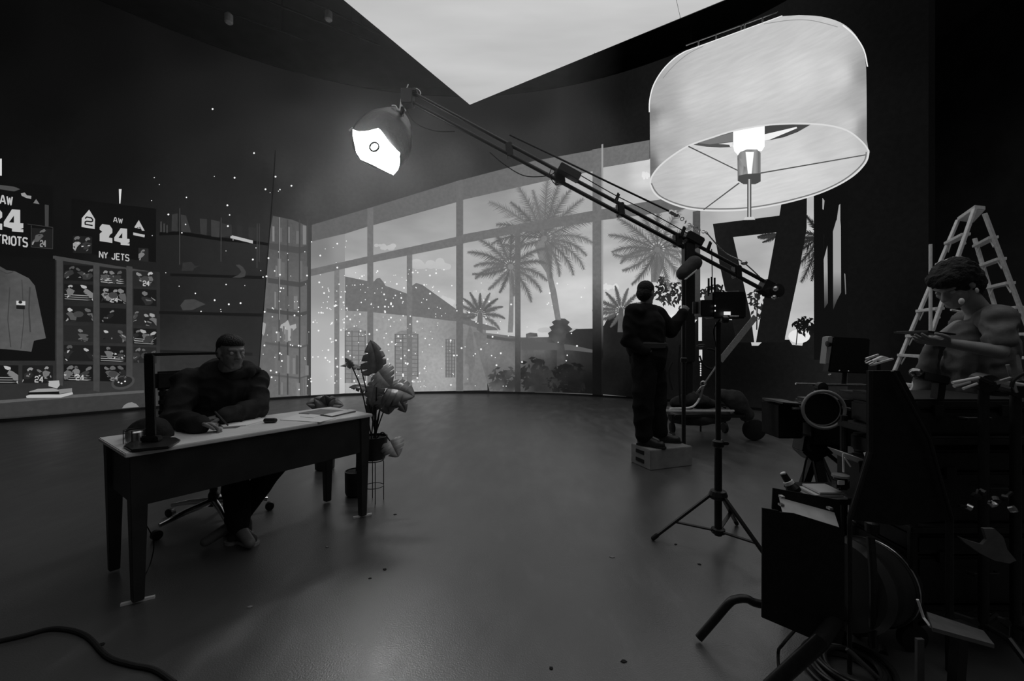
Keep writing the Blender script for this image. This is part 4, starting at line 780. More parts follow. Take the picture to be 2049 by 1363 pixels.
MB().prism([on_desk(x, y) for x, y in ((446, 858), (472, 857), (498, 848), (494, 846))], (0, 0, .004)).build('cover_edge', PRINT, nb)
o = MB(); q = on_desk(538, 848); o.capsule(q + Vector((-.03, .02, .016)), q + Vector((.02, .03, .016)), .016, .016, 14, 4)
tag(o.build('eyeglass_case', BLKMET, smooth=True, origin=q), 'small rounded dark case between the notebook and papers', 'case')
for k_, (pts, m_, lb, h) in enumerate(([((560, 841), (604, 828), (672, 838), (640, 846)), PAPER, 'broad white paper sheet near the far end of the desk', .004], [((598, 829), (642, 821), (712, 825), (668, 834)), PRINT, 'dark printed magazine under the folder at the desk end', .009],
                                         [((648, 833), (700, 822), (712, 824), (664, 836)), PAPER, 'white paper edge sticking out beside the magazine', .012], [((600, 836), (622, 830), (642, 832), (628, 838)), PAPER, 'small printed note lying on the white sheets', .008])):
    q = on_desk(*pts[0]); tag(MB().prism([on_desk(x, y) + Vector((0, 0, .0005 + (.009 if k_ == 2 else .004 if k_ == 3 else 0))) for x, y in pts], (0, 0, h if k_ < 2 else .003)).build(('paper_sheet', 'magazine', 'paper_sheet', 'note')[k_], m_, origin=q), lb, ('paper', 'magazine', 'paper', 'note')[k_])

# ---------------------------------------------------------------- office chair
cc = Vector((-2.12, 3.02, 0)); fd = Vector((.866, -.5, 0)); sd = Vector((.5, .866, 0))
oc = thing('office_chair', cc, 'black office chair with a chrome star base under the seated man', 'chair')
for k_ in range(5):
    a = math.radians(-115 + 72 * k_); dr = Vector((math.cos(a), math.sin(a), 0)); e_ = cc + dr * .33 + Vector((0, 0, .085))
    lg = MB().tube([cc + dr * .03 + Vector((0, 0, .13)), cc + dr * .18 + Vector((0, 0, .115)), e_], [.024, .019, .014], 10).build('star_leg', CHROME, oc, smooth=True)
    w_ = cc + dr * .345; MB().lathe(w_ + Vector((0, 0, .03)) - dr.cross(Vector((0, 0, 1))) * .02, [(.01, 0), (.03, .004), (.03, .036), (.01, .04)], 18, dr.cross(Vector((0, 0, 1)))).build('caster', BLKMET, lg)
MB().lathe(cc + Vector((0, 0, .1)), [(.035, 0), (.035, .08), (.025, .1), (.025, .33)], 18).build('gas_column', BLKMET, oc)
bs_ = cc + Vector((0, 0, .44)); MB().box(bs_, (.46, .46, .07), rot=math.atan2(sd.y, sd.x)).build('seat', BLACK, oc, bevel=.025)
bc = cc - fd * .25
bk_ = MB().box(bc + Vector((0, 0, .99)), (.5, .035, .13), rot=math.atan2(sd.y, sd.x)); bk_.build('backrest_top', BLACK, oc, bevel=.015)
for z in (.56, .63, .70, .77, .84, .90): tag(MB().box(bc + Vector((0, 0, z)), (.46, .022, .038), rot=math.atan2(sd.y, sd.x)).build('backrest_slat', BLKMET, oc, bevel=.006), None)
for sg in (-1, 1): MB().bar(bc + sd * sg * .22 + Vector((0, .02, .46)), bc + sd * sg * .22 + Vector((0, .02, 1.0)), .03).build('backrest_post', BLKMET, oc, bevel=.006)

# ---------------------------------------------------------------- plants
def leaf_mesh(par, base, tip, nrm, width, m, curl=.12, slits=4, label=None):
    base, tip = Vector(base), Vector(tip); ax = tip - base; L = ax.length; ax.normalize(); nrm = Vector(nrm); nrm = (nrm - ax * nrm.dot(ax)).normalized(); sx = ax.cross(nrm)
    mb = MB(); nseg = 26
    def pt(t, s, wv):
        return base + ax * (L * t) + sx * (s * wv) + nrm * (L * curl * math.sin(t * PI) - abs(s * wv) ** 2 / width * .55)
    for sg in (-1, 1):
        prev = None; vs = []; fs = []
        for i in range(nseg + 1):
            t = i / nseg; wv = width / 2 * (math.sin(PI * min(1, (t * .93 + .07)) ** .6)) ** .7 * (1.12 if t > .02 else .8)
            ph = (t * (slits + .5)) % 1
            if .14 < t < .84 and ph > .80: wv *= .58
            tt = t + .07 * 1.0
            vs += [pt(t, 0, 0), pt(t * .93 + .03, sg, wv * .5), pt(max(0, t * .95 + .04) - .06 * (1 - t), sg, wv)]
        fs = [(3 * i + j, 3 * i + j + 1, 3 * i + j + 4, 3 * i + j + 3) for i in range(nseg) for j in range(2)]
        mb.add(vs, fs)
    o = mb.build('leaf', m, par, smooth=True)
    if label: o['label'] = label
    md = o.modifiers.new('t', 'SOLIDIFY'); md.thickness = .0012; return o
mp_ = Vector(((748 - CX) / F * 3.36, 3.36, 0))
ps_ = thing('plant_stand', mp_, 'thin black wire stand under the larger plant pot', 'plant stand')
for k_ in range(4):
    a = k_ * PI / 2 + .45; r = .075; c_ = mp_ + Vector((r * math.cos(a), r * math.sin(a), 0)); MB().tube([c_, c_ + Vector((0, 0, .30)), mp_ + Vector((r * .9 * math.cos(a), r * .9 * math.sin(a), .325))], .0035, 6).build('leg', BLKMET, ps_)
MB().ring(mp_ + Vector((0, 0, .325)), .075, .004, n=28, k=6).build('top_ring', BLKMET, ps_); MB().ring(mp_ + Vector((0, 0, .12)), .075, .003, n=28, k=6).build('lower_ring', BLKMET, ps_)
mo = thing('monstera_plant', mp_ + Vector((0, 0, .33)), 'tall monstera with split leaves in a dark pot on a wire stand', 'potted plant')
pt_ = MB().lathe(mp_ + Vector((0, 0, .33)), [(.06, 0), (.085, .008), (.1, .05), (.107, .185), (.1, .185), (.095, .165)], 32).build('pot', POT, mo, smooth=True)
MB().lathe(mp_ + Vector((0, 0, .485)), [(.0, 0), (.094, 0), (.094, .012), (0, .014)], 24).build('soil', SOIL, pt_)
sb_ = mp_ + Vector((0, 0, .49))
PY = 3.36
lv = [((752, 748), (741, 680), (.7, -.6, .1), .21, LEAF, 'tall upright split leaf, its slits lit from behind', PY), ((722, 735), (680, 733), (.0, -.35, 1), .09, LEAF, None, PY + .05), ((757, 742), (783, 775), (-.1, -1, .2), .19, LEAFL, 'paler split leaf facing forward', PY - .12), ((775, 778), (830, 795), (.1, -.7, .7), .26, LEAF, None, PY - .02),
      ((738, 778), (698, 775), (0, -.5, .9), .11, LEAF, None, PY + .1), ((752, 765), (744, 815), (-.3, -1, .1), .16, LEAF, None, PY), ((772, 790), (778, 830), (.1, -1, .2), .18, LEAF, None, PY - .05), ((790, 790), (812, 826), (.4, -.8, .3), .13, LEAF, None, PY + .1), ((780, 882), (797, 915), (.2, -1, .3), .17, LEAFL, 'low drooping pale leaf right of the pot', PY - .05),
      ((758, 790), (735, 830), (-.2, -1, .3), .15, LEAF, None, PY + .12), ((705, 735), (690, 716), (.2, -.8, .5), .05, LEAF, None, PY), ((712, 905), (697, 916), (0, -1, .3), .08, LEAF, None, PY + .1)]
for (b0, t0, nn, wv, m_, lb, Y) in lv[:11]:
    bpt, tpt = P(*b0, Y), P(*t0, Y - .03)
    mid_ = sb_.lerp(bpt, .55) + Vector((0, 0, .06)); MB().tube(curve_pts([sb_ + Vector((random.uniform(-.03, .03), random.uniform(-.03, .03), 0)), mid_, bpt]), .005, 6).build('stem', STEM, mo)
    leaf_mesh(mo, bpt, tpt, nn, wv, m_, label=lb)
p2 = Vector(((713 - CX) / F * 3.5, 3.5, 0))
sp2 = thing('small_potted_plant', p2, 'small potted plant on the floor behind the desk leg', 'potted plant')
pt_ = MB().lathe(p2, [(.065, 0), (.082, .01), (.088, .03), (.09, .2), (.083, .2), (.08, .18)], 32).build('pot', POT, sp2, smooth=True)
MB().lathe(p2 + Vector((0, 0, .18)), [(0, 0), (.08, 0), (.08, .012), (0, .014)], 24).build('soil', SOIL, pt_)
for b0, t0, wv in (((710, 880), (697, 905), .09), ((716, 850), (700, 840), .12), ((722, 845), (735, 835), .12)):
    bpt = P(*b0, 3.5); MB().tube(curve_pts([p2 + Vector((0, 0, .19)), (p2 + Vector((0, 0, .2))).lerp(bpt, .5) + Vector((.01, 0, 0)), bpt]), .006, 6).build('stem', STEM, sp2); leaf_mesh(sp2, bpt, P(*t0, 3.48), (0, -1, .3), wv, LEAF)
fp = thing('floor_plant', Vector(((650 - CX) / F * 4.2, 4.2, 0)), 'low dark fan of leaves behind the far end of the desk', 'plant')
fpc = fp.location
MB().lathe(fpc, [(.07, 0), (.09, .01), (.1, .22), (.09, .22), (.085, .2)], 24).build('pot', POT, fp, smooth=True)
for b0, t0, wv in (((655, 812), (612, 808), .14), ((655, 812), (628, 797), .16), ((655, 812), (650, 791), .16), ((655, 812), (672, 797), .15), ((655, 812), (688, 812), .14)): leaf_mesh(fp, P(*b0, 4.2), P(*t0, 4.15), (0, -.8, .6), wv, LEAF, slits=6)
MB().tube([fpc + Vector((0, 0, .18)), P(655, 813, 4.2)], .008, 6).build('stem', STEM, fp)

# ---------------------------------------------------------------- people 
def basis(fwd, up=(0, 0, 1)):
    f = Vector(fwd).normalized(); s_ = f.cross(Vector(up)).normalized(); u_ = s_.cross(f); return Matrix((s_, f, u_)).transposed()
def head(mb, c, R, ears=True):
    T = lambda x, y, z: c + R @ Vector((x, y, z))
    mb.ell(T(0, -.012, .032), (.073, .092, .083), R); mb.ell(T(0, .028, -.03), (.057, .062, .075), R); mb.ell(T(0, .045, -.082), (.034, .036, .030), R)
    for sg in (-1, 1):
        mb.capsule(T(sg * .045, -.005, -.04), T(sg * .022, .062, -.088), .02, .014, 10, 3); mb.ell(T(sg * .034, .062, -.018), (.02, .018, .016), R, 12, 8); mb.capsule(T(sg * .012, .083, .026), T(sg * .042, .07, .026), .011, .009, 8, 3)
        if ears: mb.ell(T(sg * .074, -.008, -.002), (.009, .019, .031), R, 10, 8)
    mb.capsule(T(0, .082, .02), T(0, .108, -.024), .009, .0135, 10, 4)
    for sg in (-1, 1): mb.ell(T(sg * .012, .097, -.028), (.009, .011, .008), R, 8, 6)
    mb.capsule(T(-.018, .081, -.053), T(.018, .081, -.053), .0075, .0075, 8, 3); mb.capsule(T(-.015, .079, -.064), T(.015, .079, -.064), .008, .008, 8, 3)
def eyes(par, c, R):
    for sg in (-1, 1): MB().ell(c + R @ Vector((sg * .031, .074, .006)), (.0125, .0125, .0125), R, 12, 8).build('eye', EYE, par, smooth=True)
def hand(mb, wr, d, nrm, thumb, curl=.5, s=1.):
    """d: pointing direction of the palm, nrm: back of the hand, thumb: side the thumb leaves from"""
    d = Vector(d).normalized(); nrm = Vector(nrm); nrm = (nrm - d * nrm.dot(d)).normalized(); sd_ = Vector(thumb); sd_ = (sd_ - d * sd_.dot(d) - nrm * sd_.dot(nrm)).normalized()
    M = Matrix((sd_, d, nrm)).transposed(); mb.ell(wr + d * .045 * s, (.04 * s, .052 * s, .016 * s), M, 16, 10); mb.capsule(wr - d * .02, wr + d * .03, .024 * s, .022 * s, 12, 3)
    for i, L in enumerate((.072, .08, .075, .058)):
        b_ = wr + d * (.085 - abs(i - 1.2) * .005) * s + sd_ * (.028 - i * .0185) * s; p = b_ - d * .02 * s; dd = d + sd_ * (.10 - .07 * i); a = 0
        for seg, fr_ in enumerate((.45, .3, .25)):
            a += curl * (.7 if seg == 0 else 1.0); v_ = (dd * math.cos(a) - nrm * math.sin(a)).normalized(); q = p + v_ * (L * fr_ * s + (.02 * s if seg == 0 else 0)); mb.capsule(p, q, (.0092 - seg * .0006) * s, (.0088 - seg * .0008) * s, 10, 3); p = q
    t0 = wr + d * .02 * s + sd_ * .026 * s; t1 = t0 + (d * .6 + sd_ * .8 - nrm * .25).normalized() * .038 * s; t2 = t1 + (d * .95 + sd_ * .15 - nrm * (.2 + curl * .4)).normalized() * .032 * s; t3 = t2 + (d * .9 - sd_ * .25 - nrm * (.2 + curl * .5)).normalized() * .024 * s
    mb.capsule(t0, t1, .014 * s, .0115 * s, 10, 3); mb.capsule(t1, t2, .0112 * s, .010 * s, 10, 3); mb.capsule(t2, t3, .010 * s, .0085 * s, 10, 3)
def chain(mb, pts, rs):
    for i in range(len(pts) - 1): mb.capsule(pts[i], pts[i + 1], rs[i], rs[i + 1])
def shoe(name, heel, toe, par, m=SHOE, s=1., sole=SOLE):
    heel, toe = Vector(heel), Vector(toe); d = (toe - heel).normalized(); up = Vector((0, 0, 1)); L = (toe - heel).length; mb = MB()
    mb.capsule(heel + d * .035 + up * .04, heel + d * .04 + up * .085, .042 * s, .045 * s); mb.capsule(heel + d * .03 + up * .038, heel + d * (L - .045) + up * .034, .038 * s, .036 * s); mb.capsule(heel + d * .07 + up * .07, heel + d * (L * .65) + up * .045, .036 * s, .034 * s); mb.capsule(heel + d * (L * .55) + up * .035, heel + d * (L - .04) + up * .03, .04 * s, .034 * s)
    o = blob(name, mb, .008, m, par, 3); z0 = heel.z
    for v_ in o.data.vertices: v_.co.z = max(v_.co.z, z0 + .008)
    M = Matrix((d.cross(up), d, up)).transposed(); mb = MB(); c_ = (heel + toe) / 2
    ol = [(.034, -.5), (.042, -.3), (.034, 0), (.042, .28), (.034, .44), (.012, .5), (-.012, .5), (-.034, .44), (-.042, .28), (-.034, 0), (-.04, -.3), (-.03, -.5)]
    mb.prism([c_ + M @ Vector((x * s, y * (L + .01), 0)) - up * (c_.z - z0) for x, y in ol], (0, 0, .018)); mb.build('sole', sole, o)
    return o

# ---- the man writing at the desk
hc = P(463, 706, 2.80); HR = basis((.80, -.52, -.10))
hips = Vector((-2.13, 3.0, .53)); chest = Vector((-1.99, 2.93, .98)); nk = P(453, 748, 2.90)
shR = P(374, 766, 2.80); shL = P(509, 762, 3.06)
elR = P(350, 842, 2.62); elR.z = .775; wrR = P(398, 850, 2.44); wrR.z = .785
elL = P(513, 822, 2.92); elL.z = .80; wrL = P(446, 838, 2.66); wrL.z = .79
hipR, hipL = hips + Vector((-.05, -.09, 0)), hips + Vector((.05, .09, 0))
knR, anR = Vector((-1.77, 2.70, .47)), P(478, 1058, 2.66); knL, anL = Vector((-1.60, 2.93, .47)), P(470, 1066, 2.72)
anR.z = anL.z = .10
pm = thing('person', (hips.x, hips.y, 0), 'man in a dark hooded sweatshirt seated at the desk, writing with a pen', 'person')
b_ = MB(); head(b_, hc, HR); chain(b_, [hc + Vector((-.03, .03, -.06)), nk, chest], [.058, .06, .10]); chain(b_, [chest, hips], [.13, .13]); chain(b_, [shR, shL], [.055, .055])
chain(b_, [shR, elR, wrR], [.05, .04, .026]); chain(b_, [shL, elL, wrL], [.05, .04, .026])
chain(b_, [hipR, knR, anR], [.08, .055, .04]); chain(b_, [hipL, knL, anL], [.08, .055, .04])
chain(b_, [anR, anR + Vector((.12, -.08, -.06))], [.035, .03]); chain(b_, [anL, anL + Vector((-.10, -.12, -.06))], [.035, .03])
hand(b_, wrR, (.90, .35, -.08), (-.25, .3, .9), (.3, -.9, .4), .75); hand(b_, wrL, (-.75, -.6, -.05), (.1, .1, 1), (.6, -.7, .2), .35)
body = blob('body', b_, .0058, SKIN, pm, 2)
eyes(pm, hc, HR)
hb = MB(); T = lambda x, y, z: hc + HR @ Vector((x, y, z)); hb.ell(T(0, -.026, .046), (.077, .088, .080), HR); hb.ell(T(0, -.045, .0), (.073, .062, .07), HR); hb.ell(T(0, .002, .068), (.073, .080, .050), HR)
hr = blob('hair', hb, .006, HAIR, pm, 2)
h_ = MB(); chain(h_, [nk + Vector((0, 0, -.05)), chest], [.10, .155]); chain(h_, [chest, hips + Vector((0, 0, .02))], [.165, .175]); h_.ell(chest + Vector((-.02, .0, -.05)), (.18, .17, .2))
chain(h_, [shR, shL], [.085, .085]); chain(h_, [shR, elR, wrR], [.083, .07, .045]); chain(h_, [shL, elL, wrL], [.08, .07, .045]); h_.ell(elR + Vector((0, 0, .02)), (.08, .07, .05)); h_.ell(elL + Vector((0, 0, .01)), (.075, .07, .055))
hd_ = blob('hoodie', h_, .011, HOODIE, pm, 4, fold=.016, fs=9)
hg = MB(); ring_ = [nk + Vector((.13 * math.cos(t) * 1.05, .10 * math.sin(t) + .02, .012 + .03 * math.sin(t))) for t in [2 * PI * i / 14 for i in range(14)]]
for i in range(14):
    r = .045 if ring_[i].y > nk.y - .02 else .028; hg.capsule(ring_[i], ring_[(i + 1) % 14], r, r, 10, 3)
hg.ell(nk + Vector((-.14, .03, .015)), (.10, .07, .038)); hg.ell(nk + Vector((.1, .1, .02)), (.07, .06, .03)); blob('hood', hg, .009, HOODIE, hd_, 3, fold=.006, fs=12)
for wr_, el_ in ((wrR, elR), (wrL, elL)): dd = (wr_ - el_).normalized(); MB().lathe(wr_ - dd * .02, [(.03, 0), (.041, .004), (.041, .034), (.03, .038)], 20, dd).build('cuff', HOODIE, hd_, smooth=True)
tr_ = MB(); chain(tr_, [hips + Vector((0, 0, -.02)), hips + Vector((0, 0, .05))], [.165, .15]); chain(tr_, [hipR, knR, anR + Vector((0, 0, .02))], [.105, .08, .058]); chain(tr_, [hipL, knL, anL + Vector((0, 0, .02))], [.105, .08, .058])
blob('trousers', tr_, .011, TROUSER, pm, 3, fold=.01, fs=7)
shoe('shoe', anR + Vector((-.07, .05, -.10)), G(512, 1092) + Vector((0, 0, 0)), pm); shoe('shoe', anL + Vector((.05, .07, -.10)), G(455, 1092), pm)
pn = MB().tube([wrR + Vector((.06, .045, .07)), G(456, 851, DZ + .012)], .0045, 8); tag(pn.build('pen', BLKMET, origin=wrR), 'dark pen held in the seated man\'s fingers', 'pen')

# ---- the person on the apple box
BY = 4.45; bt = .197
def Q(x, y, dY=0.): return P(x, y, BY + dY)
ps2 = thing('person', (BOXC.x, BOXC.y, 0), 'person in dark jacket and baggy trousers standing on the apple box, back turned', 'person')
hc2 = Q(1294, 587, 0); HR2 = basis((.80, .60, -.08)); fw = Vector((.8, .6, 0)); sw = Vector((.6, -.8, 0))
nk2 = Q(1292, 622); ch2 = Q(1292, 652); hp2 = Q(1297, 712)
sl, sr_ = nk2 + Vector((-.15, -.10, -.03)), nk2 + Vector((.15, .10, -.03))
el2, wl2 = Q(1257, 682, -.12), Q(1290, 700, -.2); er2, wr2 = Q(1342, 662, .1), Q(1366, 628, .1)
fl_, fr2 = Q(1288, 880, -.10), Q(1318, 877, .05); fl_.z = fr2.z = bt + .10
kl, kr = Q(1287, 792, -.1), Q(1312, 792, .08)
b_ = MB(); head(b_, hc2, HR2); chain(b_, [hc2 + Vector((0, 0, -.06)), nk2, ch2, hp2], [.06, .065, .13, .13]); chain(b_, [sl, sr_], [.06, .06]); chain(b_, [sl, el2, wl2], [.05, .042, .028]); chain(b_, [sr_, er2, wr2], [.05, .042, .028])
chain(b_, [hp2 + Vector((-.06, -.05, 0)), kl, fl_], [.09, .06, .042]); chain(b_, [hp2 + Vector((.06, .05, 0)), kr, fr2], [.09, .06, .042]); chain(b_, [fl_, fl_ + Vector((.12, -.04, -.05))], [.035, .03]); chain(b_, [fr2, fr2 + Vector((.13, .02, -.05))], [.035, .03])
hand(b_, wr2, (.35, .1, .6), (-.3, -.9, 0), (-.2, .2, 1), .9); hand(b_, wl2, (.8, .3, .1), (-.3, -.8, .3), (0, .3, 1), .8)
blob('body', b_, .0065, SKIN, ps2, 2); eyes(ps2, hc2, HR2)
hb = MB(); T = lambda x, y, z: hc2 + HR2 @ Vector((x, y, z)); hb.ell(T(0, -.022, .046), (.082, .095, .085), HR2); hb.ell(T(0, -.05, -.01), (.078, .07, .08), HR2); blob('hair', hb, .007, HAIR, ps2, 2, fold=.003, fs=40)
j_ = MB(); chain(j_, [nk2 + Vector((0, 0, -.04)), ch2, Q(1292, 690)], [.12, .185, .195]); j_.ell(Q(1290, 668), (.205, .18, .2)); chain(j_, [sl, sr_], [.09, .09]); chain(j_, [sl, el2, wl2], [.088, .072, .05]); chain(j_, [sr_, er2, wr2], [.088, .07, .048])
jk = blob('jacket', j_, .012, JACKET, ps2, 3, fold=.014, fs=7)
co = MB(); co.lathe(nk2 + Vector((0, 0, -.06)), [(.10, 0), (.112, .02), (.10, .07), (.085, .09)], 24); co.build('collar', JACKET, jk, smooth=True)
hm = MB().lathe(Q(1292, 692) + Vector((0, 0, -.03)), [(.18, 0), (.212, .01), (.215, .055), (.19, .07)], 32); tag(hm.build('waistband', mat('waistband', .05, .6), jk, smooth=True), 'slightly paler jacket hem')
t_ = MB(); chain(t_, [hp2 + Vector((0, 0, .08)), hp2 + Vector((0, 0, -.02))], [.185, .185]); chain(t_, [hp2 + Vector((-.055, -.05, -.02)), kl, fl_ + Vector((0, 0, .02))], [.135, .105, .085]); chain(t_, [hp2 + Vector((.055, .05, -.02)), kr, fr2 + Vector((0, 0, .02))], [.135, .105, .085])
blob('trousers', t_, .012, TROUSER, ps2, 3, fold=.014, fs=6)
for an_, dv in ((fl_, Vector((.15, -.13, 0))), (fr2, Vector((.22, -.05, 0)))):
    h0 = Vector((an_.x, an_.y, bt)) - dv.normalized() * .06; shoe('shoe', h0, h0 + dv.normalized() * .285, ps2, mat('dark_shoe', .02, .45), 1.05, RUBBER)

# ---- the woman looking down at a tablet
WY = 2.3
def Wm(x, y, dY=0.): return P(x, y, WY + dY)
pw = thing('person', (Wm(1990, 900).x, WY, 0), 'woman in a grey shirt with dark tousled hair looking down at a tablet', 'person')
hc3 = Wm(1908, 572); HR3 = basis((-.80, -.22, -.58), (0, 0, 1))
nk3 = Wm(1958, 622, .02); ch3 = Wm(1975, 680, .02); hp3 = Wm(1985, 830, .02)
shn, shf = Wm(1998, 640, -.14), Wm(1955, 632, .20)
eln, wrn = Wm(2000, 704, -.20), Wm(1896, 686, -.10); elf, wrf = Wm(1912, 656, .14), Wm(1872, 682, .06)
b_ = MB(); head(b_, hc3, HR3); chain(b_, [hc3 + Vector((.05, 0, -.03)), nk3, ch3, hp3], [.05, .052, .11, .13]); chain(b_, [shn, shf], [.05, .05]); chain(b_, [shn, eln, wrn], [.045, .036, .024]); chain(b_, [shf, elf, wrf], [.045, .034, .023])
for dy in (-.09, .09): chain(b_, [hp3 + Vector((0, dy, 0)), Vector((hp3.x - .03, WY + dy, .48)), Vector((hp3.x, WY + dy, .10)), Vector((hp3.x - .12, WY + dy, .05))], [.09, .058, .04, .03])
hand(b_, wrn, (-1, .1, .05), (.1, -.3, -.9), (0, -.9, .5), .25); hand(b_, wrf, (-.9, -.2, .05), (0, .2, -1), (0, .9, .4), .3)
blob('body', b_, .0058, SKIN2, pw, 2); eyes(pw, hc3, HR3)
hb = MB(); T = lambda x, y, z: hc3 + HR3 @ Vector((x, y, z)); hb.ell(T(0, -.03, .045), (.092, .108, .092), HR3); hb.ell(T(0, -.07, -.02), (.088, .085, .095), HR3); hb.ell(T(0, .045, .075), (.07, .06, .045), HR3)
hb.ell(T(.02, -.1, -.06), (.07, .08, .09), HR3); hb.ell(T(.02, -.09, -.12), (.06, .06, .07), HR3); blob('hair', hb, .008, HAIR, pw, 2, fold=.009, fs=26)
MB().ell(T(-.09, .01, -.035), (.006, .012, .014), HR3, 10, 8).build('earring', PAINTED, pw, smooth=True); MB().ell(Wm(1924, 603, -.12), (.013, .01, .017), nu=10, nv=8).build('lapel_microphone', PAINTED, pw, smooth=True)
s_ = MB(); chain(s_, [nk3 + Vector((.03, 0, -.07)), ch3, Wm(1970, 790, .02)], [.06, .115, .125]); chain(s_, [Wm(1938, 668, .02), Wm(1930, 730, .02), Wm(1938, 805, .02)], [.07, .085, .08]); chain(s_, [shn, shf], [.065, .062]); chain(s_, [shn, shn.lerp(eln, .6)], [.058, .056]); chain(s_, [shf, shf.lerp(elf, .6)], [.062, .056])
blob('shirt', s_, .011, SHIRT, pw, 3, fold=.014, fs=15)
t_ = MB(); chain(t_, [Wm(1968, 815, .02), hp3], [.15, .16])
for dy in (-.09, .09): chain(t_, [hp3 + Vector((0, dy, -.02)), Vector((hp3.x - .03, WY + dy, .48)), Vector((hp3.x, WY + dy, .12))], [.115, .08, .065])
blob('trousers', t_, .012, TROUSER, pw, 3, fold=.01)
for dy in (-.09, .09): h0 = Vector((hp3.x + .07, WY + dy, 0)); shoe('shoe', h0, h0 + Vector((-.25, 0, 0)), pw, mat('dark_shoe', .02, .45), .95, RUBBER)
tbp = Wm(1848, 667, -.02); tb_ = thing('tablet', tbp, 'thin dark tablet held flat in the woman\'s hands', 'tablet')
tM = Matrix.Rotation(.10, 3, 'Y'); MB().box(tbp, (.15, .20, .008), M=tM).build('case', BLKMET, tb_, bevel=.003); MB().box(tbp + Vector((0, 0, .0055)), (.13, .18, .001), M=tM).build('display', mat('tablet_glass', .35, .15), tb_)
cl_ = MB(); chain(cl_, [Wm(1862, 700, .1), Wm(1852, 745, .1), Wm(1840, 800, .1)], [.025, .035, .04]); o = blob('hanging_cloth', cl_, .012, SHIRT, None, 3, fold=.014, fs=11); tag(o, 'grey cloth hanging below the tablet in front of the woman', 'cloth')

# ---------------------------------------------------------------- stepladder
def floorP(x, Y): return Vector(((x - CX) / F * Y, Y, 0))
ld = thing('stepladder', floorP(1935, 4.6), 'tall aluminium double-sided stepladder standing open behind the woman', 'ladder')
def face_(name, a0, a1, b0, b1, Ya, Yb, steps, rw):
    A0, B0 = P(*a0, Ya), P(*b0, Yb); dA = P(*a1, Ya) - A0; dB = P(*b1, Yb) - B0
    A1 = A0 + dA * (-A0.z / dA.z); B1 = B0 + dB * (-B0.z / dB.z)
    for p, q in ((A0, A1), (B0, B1)):
        lg = MB().bar(p, q, rw, .028, up=(1, 0, 0)).build('rail', ALU, ld, bevel=.003); MB().box(q + Vector((0, 0, .025)), (.07, .07, .05)).build('rubber_foot', RUBBER, lg)
    for z in steps:
        p = A0 + dA * ((z - A0.z) / dA.z); q = B0 + dB * ((z - B0.z) / dB.z); st = MB().bar(p, q, .075, .03, up=(0, 0, 1)); o = st.build('step', ALU, ld, bevel=.003)
        for e, f_ in ((p, q), (q, p)): dd = (f_ - e).normalized(); MB().bar(e + Vector((0, 0, -.10)), e + dd * .09 + Vector((0, 0, -.012)), .006, .018).build('corner_brace', ALU, o)
ZS = [.27 * i for i in range(1, 9)]
ztop = P(1935, 425, 4.5).z
face_('front', (1917, 440), (1797, 725), (1950, 418), (1868, 655), 4.75, 4.35, [CH - (y - CY) / F * 4.55 for y in (478, 523, 620, 672, 712, 768, 820, 868)] , .034)
face_('rear', (1950, 477), (1980, 577), (1970, 427), (2043, 620), 4.75, 4.35, [CH - (y - CY) / F * 4.55 for y in (484, 525, 571, 618, 669, 716, 765, 815, 865)], .034)
cpt = MB().prism([P(1915, 442, 4.75), P(1950, 418, 4.35), P(1972, 420, 4.35), P(1948, 446, 4.75)], (0, 0, .04)); cpt.build('top_cap', ALU, ld, bevel=.004)
MB().tube([P(1903, 620, 4.4), P(2000, 640, 4.4)], .012, 6).build('spreader', ALU, ld)
q = floorP(1862, 4.1); pl_ = thing('light_pole', q, 'thin pale upright pole behind the woman\'s head', 'pole')
MB().tube([q, P(1862, 489, 4.1)], .014, 10).build('pole_tube', PAINTED, pl_, smooth=True); MB().lathe(q, [(.12, 0), (.12, .015), (.02, .03)], 20).build('pole_foot', BLKMET, pl_)

# ---------------------------------------------------------------- cinema camera on a tripod
RY = 2.4
def K(x, y, d=0.): return P(x, y, RY + d)
cr = thing('cinema_camera', floorP(1660, 2.5), 'black cinema camera with square matte box pointing left, on a tripod', 'camera')
sc2 = RY / F
MB().box(K(1564, 838, .05), (48 * sc2, .17, 68 * sc2)).build('matte_box', BLACK, cr, bevel=.006)
MB().bar(K(1545, 802, .0), K(1585, 805, .0), .01, .19, up=(0, 1, 0)).build('matte_box_flag', BLKMET, cr)
MB().tube([K(1587, 824, 0), K(1612, 824, 0)], [.045, .052], 24).build('lens', BLKMET, cr, smooth=True)
MB().tube([K(1586, 817, -.08), K(1616, 817, -.08)], .008, 10).build('focus_rod', STEEL, cr)
for x in (1590, 1598, 1606): MB().lathe(K(x, 824), [(.053, -.006), (.06, -.004), (.06, .004), (.053, .006)], 32, (1, 0, 0)).build('lens_gear_ring', BLKMET, cr)
MB().box(K(1680, 842, .05), (150 * sc2, .16, 92 * sc2)).build('camera_body', BLKMET, cr, bevel=.012)
MB().box(K(1720, 800, .05), (60 * sc2, .14, 36 * sc2)).build('rear_module', BLKMET, cr, bevel=.01)
MB().tube([K(1592, 768, -.02), K(1755, 772, -.02)], .006, 8).build('top_rod', STEEL, cr)
MB().box(K(1675, 770, .04), (110 * sc2, .05, .012)).build('top_handle', BLKMET, cr, bevel=.004)
for x in (1635, 1651): MB().tube([K(x, 768), K(x, 786)], .012, 10).build('rod_clamp', STEEL, cr)
MB().lathe(K(1643, 776, -.04), [(.01, -.02), (.03, -.015), (.03, .015), (.01, .02)], 16, (0, 1, 0)).build('rod_knob', BLKMET, cr)
